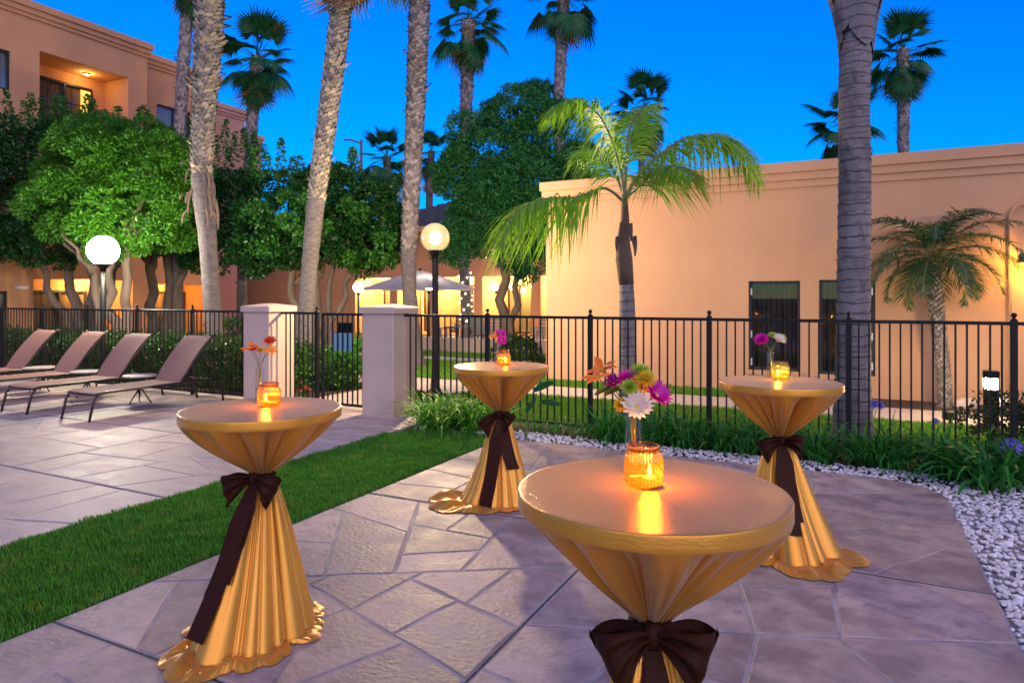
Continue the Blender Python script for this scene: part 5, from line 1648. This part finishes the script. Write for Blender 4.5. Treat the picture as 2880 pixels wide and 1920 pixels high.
# pygmy date palm by the peach wall
dp = 10.05
base = atd(2658, dp)
dpm = thing('date_palm', 'small leaning date palm with dark fronds beside the wall on the right', 'tree', base)
lo2 = lambda px, py, dd=dp: at(px, py, dd) - base
Pd = [(Vector((0, 0, -.05)), 0.10), (lo2(2655, 1060), 0.082), (lo2(2640, 930), 0.088), (lo2(2628, 800), 0.105), (lo2(2628, 740), 0.12)]
rows = []
for i, (p, r) in enumerate(resample(Pd, 0.05)):
    rows.append([p + Vector((r * math.cos(a), r * math.sin(a), 0)) for a in [2 * math.pi * j / 16 for j in range(16)]])
MB().grid(rows, True).build('trunk', M['palmbark'], dpm, smooth=True)
S = resample(Pd, 0.02); V = []; Fc = []
rb_ = random.Random(4); ga = 0
for i, (p, r) in enumerate(S):
    for q in range(5):
        ga += 2.399963
        o = Vector((math.cos(ga), math.sin(ga), 0)); sd = Vector((-math.sin(ga), math.cos(ga), 0))
        b = p + o * r * .95 + Vector((0, 0, rb_.uniform(-.01, .01))); w = 0.022; h = 0.03
        k = len(V)
        V += [b - sd * w - Vector((0, 0, h)), b + sd * w - Vector((0, 0, h)), b + o * 0.035 + sd * w * .5 + Vector((0, 0, h * .6)), b + o * 0.035 - sd * w * .5 + Vector((0, 0, h * .6)), b + Vector((0, 0, h))]
        Fc += [(k, k + 1, k + 2), (k, k + 2, k + 3), (k + 3, k + 2, k + 4)]
put('leaf_bases', npmesh('leaf_bases', np.array([tuple(v) for v in V]), np.array(Fc), M['boots']), dpm, kind='stuff')
top = lo2(2628, 725)
for k in range(26):
    a = k * 2.399963 + 0.4
    u = k / 25
    el = R(74 - 92 * u)
    L = 1.35 * (0.75 + 0.35 * math.sin(math.pi * min(1, .2 + u)))
    o = Vector((math.cos(a), math.sin(a), 0))
    cv = [top]
    p = top.copy(); e = el
    for s_ in range(5):
        p = p + (o * math.cos(e) + Vector((0, 0, math.sin(e)))) * (L / 5)
        e -= R(20)
        cv.append(p.copy())
    feather_frond('frond', dpm, cv, 0.36, M['feather2'], nl=56, droop=0.4, seed=100 + k, w=0.010, rr=0.012, vee=0.35)

# ------------------------------------------------------------------ hedge, shrubs, strap-leaf clumps, flowers in the beds
def box_leaves(x0, x1, y0, y1, z0, z1, n, L, W, seed):
    r = np.random.default_rng(seed)
    # leaves near the faces of the clipped block, lumpy
    face = r.choice(4, n, p=[.45, .30, .15, .10])
    x = r.uniform(x0, x1, n); y = r.uniform(y0, y1, n); z = r.uniform(z0, z1, n)
    lump = 0.06 * np.sin(x * 3.1) + 0.05 * np.sin(x * 7.3 + 1) + 0.04 * np.sin(x * 13 + z * 9)
    y = np.where(face == 0, y0 - lump + r.normal(0, .05, n), y)
    z = np.where(face == 1, z1 + lump + r.normal(0, .05, n), z)
    y = np.where(face == 2, y1 + r.normal(0, .05, n), y)
    C = np.stack([x, y, z], 1)
    D = r.normal(size=(n, 3)) + np.stack([0 * x, np.where(face == 0, -1.2, 0), np.where(face == 1, 1.2, 0.3)], 1)
    D /= np.linalg.norm(D, axis=1)[:, None]
    return leaves_np(C, D, L * r.uniform(.7, 1.2, n), W * r.uniform(.7, 1.2, n))
hg = thing('hedge', 'clipped dark green hedge behind the left iron fence', 'hedge', (-13.0, 8.9, 0))
quads_obj('foliage', (box_leaves(-18.5, -8.5, 8.35, 9.4, 0.0, 0.76, 26000, 0.075, 0.045, 31) - np.array([-13.0, 8.9, 0])).astype(np.float32), M['hedge'], hg)
hb = MB()
for k in range(24):
    hb.tube([(-5.4 + k * .42, 0, -.05), (-5.4 + k * .42 + .05, .05, .6)], [0.02, 0.008], 5)
hb.build('stems', M['bark'], hg)
def shrub(name, label, c, rx, rz, n, mat, L, W, seed, cat='shrub', group=None):
    t = thing(name, label, cat, (c[0], c[1], 0), 0, group)
    q = clump_crown([(0, 0, rz * 0.55, rx, rx, rz * 0.6)], max(8, n // 60), 60, rx * 0.45, L, W, seed, up=0.5)
    q[..., 2] = np.maximum(q[..., 2], 0.0)
    quads_obj('foliage', q.astype(np.float32), mat, t)
    mb = MB(); rnd = random.Random(seed)
    for k in range(5):
        a = rnd.uniform(0, 6.28)
        mb.tube([(0, 0, -.03), (rx * .5 * math.cos(a), rx * .5 * math.sin(a), rz * .7)], [0.012, 0.005], 5)
    mb.build('stems', M['bark'], t)
    return t
for k, (px, py, rx, rz, w) in enumerate([(930, 1080, 0.55, 0.62, 'under the gate sign'), (985, 1075, 0.5, 0.7, 'behind the right half of the gate'), (880, 1075, 0.45, 0.55, 'behind the gate post')]):
    g = gp(px, py + 10)
    shrub('bed_shrub', f'leafy green shrub {w}', (g.x, g.y), rx, rz, 1500, M['shrub'], 0.12, 0.045, 40 + k)
for k, (px, d, rx, rz, w) in enumerate([(660, 14.5, 0.7, 0.9, 'between shaggy trunk and left gate pillar'), (1460, 16.5, 0.6, 0.5, 'at the foot of the terrace wall by the peach corner')]):
    g = atd(px, d)
    shrub('garden_shrub', f'round green shrub {w}', (g.x, g.y), rx, rz, 1500, M['hedge'], 0.10, 0.05, 50 + k)
g = gp(2835, 1290)
shrub('dark_shrub', 'dark small-leaved shrub below the bollard light', (g.x, g.y + .05), 0.36, 0.52, 2600, M['darkshrub'], 0.045, 0.026, 60)
def strap_clump(name, label, c, n, L, W, mat, seed, spread=1.0, group=None, cat='plant', z0=-0.02):
    """a tuft of arching strap leaves"""
    r = np.random.default_rng(seed)
    t = thing(name, label, cat, (c[0], c[1], 0), 0, group)
    V = []; Fc = []
    for k in range(n):
        a = r.uniform(0, 6.28); l = L * r.uniform(0.6, 1.15); el = R(r.uniform(38, 88)); w = W * r.uniform(0.7, 1.2)
        rad = 0.07 * spread * math.sqrt(r.uniform(0, 1))
        p = np.array([rad * math.cos(a + r.normal() * .6), rad * math.sin(a + r.normal() * .6), z0])
        e = el; o = len(V)
        bend = R(r.uniform(14, 34)); s = np.array([-math.sin(a), math.cos(a), 0])
        for q in range(7):
            u = q / 6
            ww = w * (0.7, 1, 1, .95, .8, .5, .06)[q]
            lift = np.array([-math.cos(a) * math.sin(e), -math.sin(a) * math.sin(e), math.cos(e)]) * ww * 0.35
            V += [p - s * ww + lift, p, p + s * ww + lift]
            p = p + np.array([math.cos(a) * math.cos(e), math.sin(a) * math.cos(e), math.sin(e)]) * l / 6
            e -= bend * (0.4 + u)
            p[2] = max(p[2], 0.0)
        for q in range(6):
            b = o + 3 * q
            Fc += [(b, b + 1, b + 4, b + 3), (b + 1, b + 2, b + 5, b + 4)]
    put('leaves', npmesh('leaves', np.array(V), np.array(Fc), mat), t)
    return t
ra = random.Random(77)
ORD = 'first second third fourth fifth sixth seventh eighth ninth tenth eleventh twelfth thirteenth fourteenth fifteenth sixteenth'.split()
k = 0
for b in np.arange(-2.55, 1.9, 0.33):
    for row in range(2):
        strap_clump('agapanthus_clump', f'{ORD[k // 2]} agapanthus clump from the left in the {("front", "back")[row]} row under the fence', (b + ra.uniform(-.1, .1), 7.42 + row * 0.24 + ra.uniform(-.06, .06)), 62, 0.54, 0.011, M['strap'], 200 + k, spread=1.9, group='agapanthus row below the fence')
        k += 1
for b in np.arange(-3.5, -2.5, 0.3):
    strap_clump('grass_tuft', f'{ORD[int(round((b + 3.5) / .3))]} low grass tuft from the left at the fence foot', (b, 7.52 + ra.uniform(-.05, .08)), 40, 0.26, 0.006, M['strap'], 300 + int(b * 10), spread=2.2, group='grass tufts at the fence foot')
for i, (x, y) in enumerate([(-4.75, 7.18), (-4.45, 7.28), (-4.18, 7.18), (-4.5, 7.02), (-4.0, 7.34)]):
    strap_clump('daylily_clump', ['bright strap-leaved clump by the right gate pillar', 'bright strap-leaved clump in the middle of the bed by the gate', 'bright strap-leaved clump just left of the farthest table', 'bright strap-leaved clump lowest at the grass strip end', 'bright strap-leaved clump behind the farthest table'][i],
                (x, y), 110, 0.62, 0.012, M['strap2'], 400 + i, spread=2.4)
for i, (x, y) in enumerate([(1.05, 6.95), (1.3, 7.2), (0.85, 7.22)]):
    strap_clump('agapanthus_clump', ['broad-leaved agapanthus clump reaching over the right gravel', 'agapanthus clump under the violet bloom at right', 'agapanthus clump between fence and right gravel'][i], (x, y), 60, 0.60, 0.019, M['strap'], 500 + i, spread=2.0)
# violet agapanthus blooms
VIO = leafmat('agapanthus_violet', (0.22, 0.20, 0.62), (0.36, 0.32, 0.75), 0.5, 0.3)
def agapanthus(label, px, py, d, r, root):
    hd = at(px, py, d); bs = Vector(root)
    t = thing('agapanthus_flower', label, 'flower', bs)
    h = hd - bs
    MB().tube([(0, 0, -.02), h * 0.55 + Vector((0, 0, .04)), h], 0.004, 6).build('stem', STEM, t)
    mb = MB()
    for k in range(26):
        v = Vector(unit(1)[0]); v.z = abs(v.z) * 0.9 - 0.15; v.normalize()
        m0 = Matrix.Translation(h + v * r * .45) @ v.to_track_quat('Z', 'Y').to_matrix().to_4x4()
        for q in range(5):
            petal(mb, m0 @ Matrix.Rotation(q * 1.2566, 4, 'Z') @ Matrix.Rotation(-R(52), 4, 'Y'), r * 0.62, r * 0.12, -0.2, 3)
    mb.build('florets', VIO, t)
agapanthus('violet agapanthus bloom at the right edge above the gravel', 2846, 1258, 5.9, 0.085, gp(2880, 1375))
agapanthus('violet agapanthus bloom right of the ringed palm trunk', 2466, 1142, 7.0, 0.075, atd(2440, 6.85))
agapanthus('tiny violet bloom over the lawn grass at right', 2630, 1185, 6.7, 0.04, atd(2625, 6.6))
# broad paddle leaves beside the farthest table
cp = thing('paddle_plant', 'tall plant with broad dark paddle leaves right of the farthest table', 'plant', atd(1478, 7.75))
for (px, py, ang, L) in [(1500, 1100, R(28), 0.26), (1520, 1130, R(-4), 0.24), (1452, 1115, R(115), 0.2), (1480, 1160, R(60), 0.2)]:
    hd = at(px, py, 7.7) - cp.location
    MB().tube([(0, 0, -.02), hd * .5 + Vector((0, 0, .05)), hd], 0.006, 6).build('stalk', STEM, cp)
    dv = Vector((CA * math.cos(ang), SA * math.cos(ang), math.sin(ang)))
    mb = MB(); petal(mb, Matrix.Translation(hd) @ dv.to_track_quat('X', 'Z').to_matrix().to_4x4() @ Matrix.Rotation(R(35), 4, 'X'), L, L * 0.22, -0.15, 10)
    mb.build('leaf', M['ficus'], cp, smooth=True)
# red bedding begonias at the gate
RED = leafmat('begonia_red', (0.55, 0.012, 0.03), (0.70, 0.05, 0.08), 0.5, 0.2)
spots = [(845, 1100, 'behind the fixed gate panel'), (855, 1118, 'lowest behind the fixed gate panel'), (945, 1090, 'behind the middle of the gate'), (1180, 1130, 'at the foot of the fence by the right pillar'), (1165, 1145, 'beside the right pillar base'), (905, 1085, 'behind the gate stile'), (1195, 1128, 'next to the lamp post foot')]
for i, (px, py, w) in enumerate(spots):
    g = gp(px, py)
    t = thing('begonia', f'small red begonia {w}', 'plant', (g.x, g.y, 0))
    q = clump_crown([(0, 0, 0.08, 0.11, 0.11, 0.07)], 12, 14, 0.05, 0.05, 0.04, 600 + i, up=.4)
    quads_obj('foliage', q.astype(np.float32), M['shrub'], t)
    q = clump_crown([(0, 0, 0.12, 0.10, 0.10, 0.06)], 9, 10, 0.035, 0.035, 0.03, 650 + i, up=.6)
    quads_obj('blooms', q.astype(np.float32), RED, t)
# rock by the wall
g = gp(2720, 1146)
rk = MB().sphere((0, 0, 0), 0.2, 14, 9, (1.0, 0.55, 0.42))
rk.v = [(x * (1 + .12 * math.sin(7 * y + 5 * z)), y * (1 + .1 * math.sin(9 * x)), z * (1 + .15 * math.sin(8 * x + 2))) for x, y, z in rk.v]
tag(rk.build('rock', pmat('pale_rock', (0.55, 0.46, 0.36), (0.42, 0.35, 0.28), scale=6, rough=0.9, bump=.5), None, True, (g.x, g.y, 0.05), YAW), 'pale oval rock on the mulch below the date palm', 'rock')
# ================================================================== furniture
M['sling'] = pmat('sling_fabric', (0.30, 0.155, 0.11), (0.26, 0.13, 0.092), scale=60, rough=0.75, bump=0.3, bscale=220, bdist=0.003, trans=0.12)
M['tabletop'] = pmat('side_table_top', (0.42, 0.36, 0.30), (0.38, 0.32, 0.27), scale=8, rough=0.45)
def make_lounger(label):
    """local x = width, local y from foot to head"""
    t = thing('sun_lounger', label, 'lounger', group='sun loungers in a row by the fence')
    w = 0.30; zs = 0.36; hy = 1.28; by, bz = 1.83, 1.02
    for s in (-1, 1):
        x = s * w
        MB().tube([(x, 0.02, zs - .02), (x, 0.10, zs), (x, 0.6, zs), (x, hy, zs), (x, 1.95, zs - 0.02)], 0.018, 8).build('side_rail', M['bronze'], t, smooth=True)
        MB().tube([(x, 0.12, zs), (x, 0.05, zs - .02), (x, -0.01, zs - .10), (x, -0.07, 0.0)], 0.017, 8).build('leg', M['bronze'], t, smooth=True)
        MB().tube([(x, 1.9, zs - .02), (x, 1.97, zs - .06), (x, 2.03, 0.0)], 0.017, 8).build('leg', M['bronze'], t, smooth=True)
        MB().tube([(x * .97, hy, zs + .01), (x * .97, hy + .12, zs + .17), (x * .97, by - .05, bz - .05), (x * .97, by, bz), (x * .97, by + .06, bz + .012)], 0.015, 8).build('back_rail', M['bronze'], t, smooth=True)
        MB().tube([(x * .9, hy + .38, zs + .45), (x * .9, hy + .55, zs)], 0.009, 6).build('prop', M['bronze'], t, smooth=True)
    MB().tube([(-w, 0.02, zs - .02), (w, 0.02, zs - .02)], 0.015, 8).build('foot_bar', M['bronze'], t)
    MB().tube([(-w, 1.90, zs - .02), (w, 1.90, zs - .02)], 0.015, 8).build('head_bar', M['bronze'], t)
    rows = []
    for i in range(15):
        u = i / 14
        y = -0.01 + u * (hy + .01)
        z = zs + 0.018 - (0.05 * max(0, (0.09 - y) / .1) ** 1.5 if y < .09 else 0)
        rows.append([(w * s, y, z - 0.028 * (1 - s * s) * math.sin(math.pi * min(1, .15 + u * .8))) for s in (-1, -.6, -.2, .2, .6, 1)])
    MB().grid(rows).build('seat_sling', M['sling'], t, smooth=True)
    rows = []
    for i in range(13):
        u = i / 12
        y = hy + (by - hy) * u ; z = zs + 0.02 + (bz - zs) * u + 0.05 * math.sin(math.pi * u)
        if u > .92: y += 0.04; z -= 0.02
        rows.append([(w * .97 * s, y + 0.025 * (1 - s * s) * math.sin(math.pi * u), z) for s in (-1, -.6, -.2, .2, .6, 1)])
    rows.append([(w * .97 * s, by + .10, bz - 0.02) for s in (-1, -.6, -.2, .2, .6, 1)])
    MB().grid(rows).build('back_sling', M['sling'], t, smooth=True)
    return t
lab = ['sun lounger nearest the gate pillar with brown sling', 'second sun lounger from the gate pillar', 'third sun lounger from the gate pillar', 'sun lounger at the left edge of the picture']
proto = make_lounger(lab[0])
for i in range(4):
    o = proto if i == 0 else copy_tree(proto)
    o.location = (-9.12 - 1.33 * i, 5.42 + (0.03, -0.02, 0.04, 0)[i], 0)
    o.rotation_euler = (0, 0, R((0, 1.2, -.8, .5)[i]))
    o['label'] = lab[i]
def make_side(label):
    t = thing('side_table', label, 'table', group='small round side tables between loungers')
    MB().lathe([(0.235, -0.018), (0.245, -0.010), (0.245, 0.0), (0.235, 0.006)], 28, (0, 0, 0.42)).build('tabletop', M['tabletop'], t)
    for k in range(3):
        a = 2.094 * k + .5
        MB().tube([(0.05 * math.cos(a), 0.05 * math.sin(a), 0.40), (0.03 * math.cos(a), 0.03 * math.sin(a), 0.2), (0.17 * math.cos(a), 0.17 * math.sin(a), 0.0)], 0.012, 6).build('leg', M['bronze'], t)
    return t
slab = ['round side table between first and second lounger from the pillar', 'round side table between second and third lounger from the pillar', 'round side table by the lounger at the left edge']
proto = make_side(slab[0])
for i in range(3):
    o = proto if i == 0 else copy_tree(proto)
    o.location = (-9.12 - 1.33 * (i + .5), 6.75, 0)
    o['label'] = slab[i]
# umbrella on the terrace
ub = atd(1182, 22.6)
u = thing('patio_umbrella', 'open white market umbrella on the rear terrace', 'umbrella', (ub.x, ub.y, 0.02))
MB().lathe([(0.3, 0.0), (0.3, 0.06), (0.05, 0.10)], 20).build('base', M['iron'], u)
MB().lathe([(0.022, 0.05), (0.022, 2.5)], 10).build('pole', M['wood'], u)
CANV = pmat('umbrella_canvas', (0.70, 0.66, 0.60), (0.66, 0.62, 0.57), scale=3, rough=0.85, trans=0.25)
Ru = 1.95; n = 8
for k in range(n):
    a0, a1 = 2 * math.pi * k / n, 2 * math.pi * (k + 1) / n
    rows = []
    for i in range(9):
        r = Ru * (0.04 + 0.96 * i / 8)
        row = []
        for j in range(7):
            v = j / 6
            A = Vector((math.cos(a0), math.sin(a0), 0)) * r; B = Vector((math.cos(a1), math.sin(a1), 0)) * r
            p = A.lerp(B, v)
            f = r / Ru
            p.z = 2.50 - 0.62 * f ** 1.15 + 0.05 * math.sin(math.pi * v) * f * -1
            row.append(p)
        rows.append(row)
    MB().grid(rows).build('canopy_panel', CANV, u, smooth=True)
    MB().tube([(0.03 * math.cos(a0), 0.03 * math.sin(a0), 2.46), (Ru * math.cos(a0), Ru * math.sin(a0), 1.865)], 0.010, 6).build('rib', M['wood'], u)
MB().sphere((0, 0, 2.53), 0.05, 10, 8).build('finial', M['iron'], u, smooth=True)
# slatted terrace chairs and tables
GREY = pmat('grey_slat', (0.30, 0.28, 0.26), (0.24, 0.22, 0.21), scale=6, rough=0.7)
def make_chair(label):
    t = thing('terrace_chair', label, 'chair', group='grey slatted chairs on the rear terrace')
    for k in range(5):
        MB().bbox(-0.28, 0.28, -0.26 + k * .11, -0.26 + k * .11 + .095, 0.40, 0.425, 0.004).build('seat_slat', GREY, t)
    for k in range(5):
        z = 0.48 + k * .105; y = 0.30 + k * .045
        MB().bbox(-0.28, 0.28, y, y + 0.022, z, z + .092, 0.004).build('back_slat', GREY, t)
    for s in (-1, 1):
        MB().bbox(s * .30 - .03, s * .30 + .03, -0.26, -0.20, 0, 0.62, 0.004).build('leg', GREY, t)
        MB().bbox(s * .30 - .03, s * .30 + .03, 0.24, 0.30, 0, 0.62, 0.004).build('leg', GREY, t)
        MB().bbox(s * .30 - .05, s * .30 + .05, -0.30, 0.36, 0.621, 0.645, 0.004).build('armrest', GREY, t)
    return t
cs = [(1285, 19.6, 30, 'slatted chair left of the string-lit trunk'), (1335, 19.2, 200, 'slatted chair right of the string-lit trunk'), (1365, 20.6, 170, 'slatted chair behind the terrace table'), (1190, 20.2, -40, 'slatted chair below the umbrella pole'), (1500, 19.0, 215, 'slatted chair near the peach building corner')]
proto = make_chair(cs[0][3])
for i, (px, d, a, l) in enumerate(cs):
    o = proto if i == 0 else copy_tree(proto)
    p = atd(px, d); o.location = (p.x, max(p.y, 18.1), 0.02); o.rotation_euler = (0, 0, R(a)); o['label'] = l
for (px, d, l) in ((1250, 20.2, 'low square terrace table left of the string-lit trunk'), (1400, 21.5, 'square terrace table near the lobby doors'), (1545, 20.5, 'square terrace table by the peach corner')):
    p = atd(px, d)
    t = thing('terrace_table', l, 'table', (p.x, max(p.y, 18.2), 0.02))
    MB().bbox(-.42, .42, -.42, .42, 0.66, 0.70, 0.008).build('tabletop', GREY, t)
    for sx in (-1, 1):
        for sy in (-1, 1):
            MB().bbox(sx * .36 - .03, sx * .36 + .03, sy * .36 - .03, sy * .36 + .03, 0, 0.66, 0.004).build('leg', GREY, t)
# string lights wound round the palm by the terrace
BULB = emat('string_bulb', (1.0, 0.92, 0.72), 14)
src = [x for x in bpy.data.objects if x.get('label') == 'fan palm whose green crown meets the top edge at centre'][0]
sl = thing('string_lights', 'tiny white string lights wound round a palm trunk by the terrace', 'lights', src.location)
bm_ = MB().sphere((0, 0, 0), 0.022, 8, 6).mesh('bulb', BULB, True)
wp = []
for k in range(130):
    u = k / 129
    py = 768 + (912 - 768) * u
    c = at(1302 + (py - 560) * (1312 - 1302) / 340, py, 24.0) - src.location
    a = u * 9.5 * 2 * math.pi
    q = c + Vector((math.cos(a), math.sin(a), 0)) * 0.235
    wp.append(q)
    if k % 4 == 0: put('bulb', bm_, sl, q)
MB().tube(wp, 0.006, 4).build('wire', M['iron'], sl)
# street light pole far behind
p = atd(1016, 60.0)
sp2 = thing('light_pole', 'far thin light pole with short arm against the sky', 'pole', p)
MB().lathe([(0.22, 0), (0.12, 15.6)], 10).build('pole', M['palmbark'], sp2)
MB().tube([(0, 0, 15.3), (-.9, -.45, 15.6), (-1.4, -.7, 15.6)], 0.09, 6).build('arm', M['palmbark'], sp2)
# outlet box at the wall foot
p = gp(2820, 1160)
MB_ = MB().bbox(-0.06, 0.06, -0.03, 0.03, -0.02, 0.24, 0.006)
tag(MB_.build('utility_box', M['white'], None, loc=(p.x, p.y, 0)), 'small white utility box beside the bollard light', 'box')
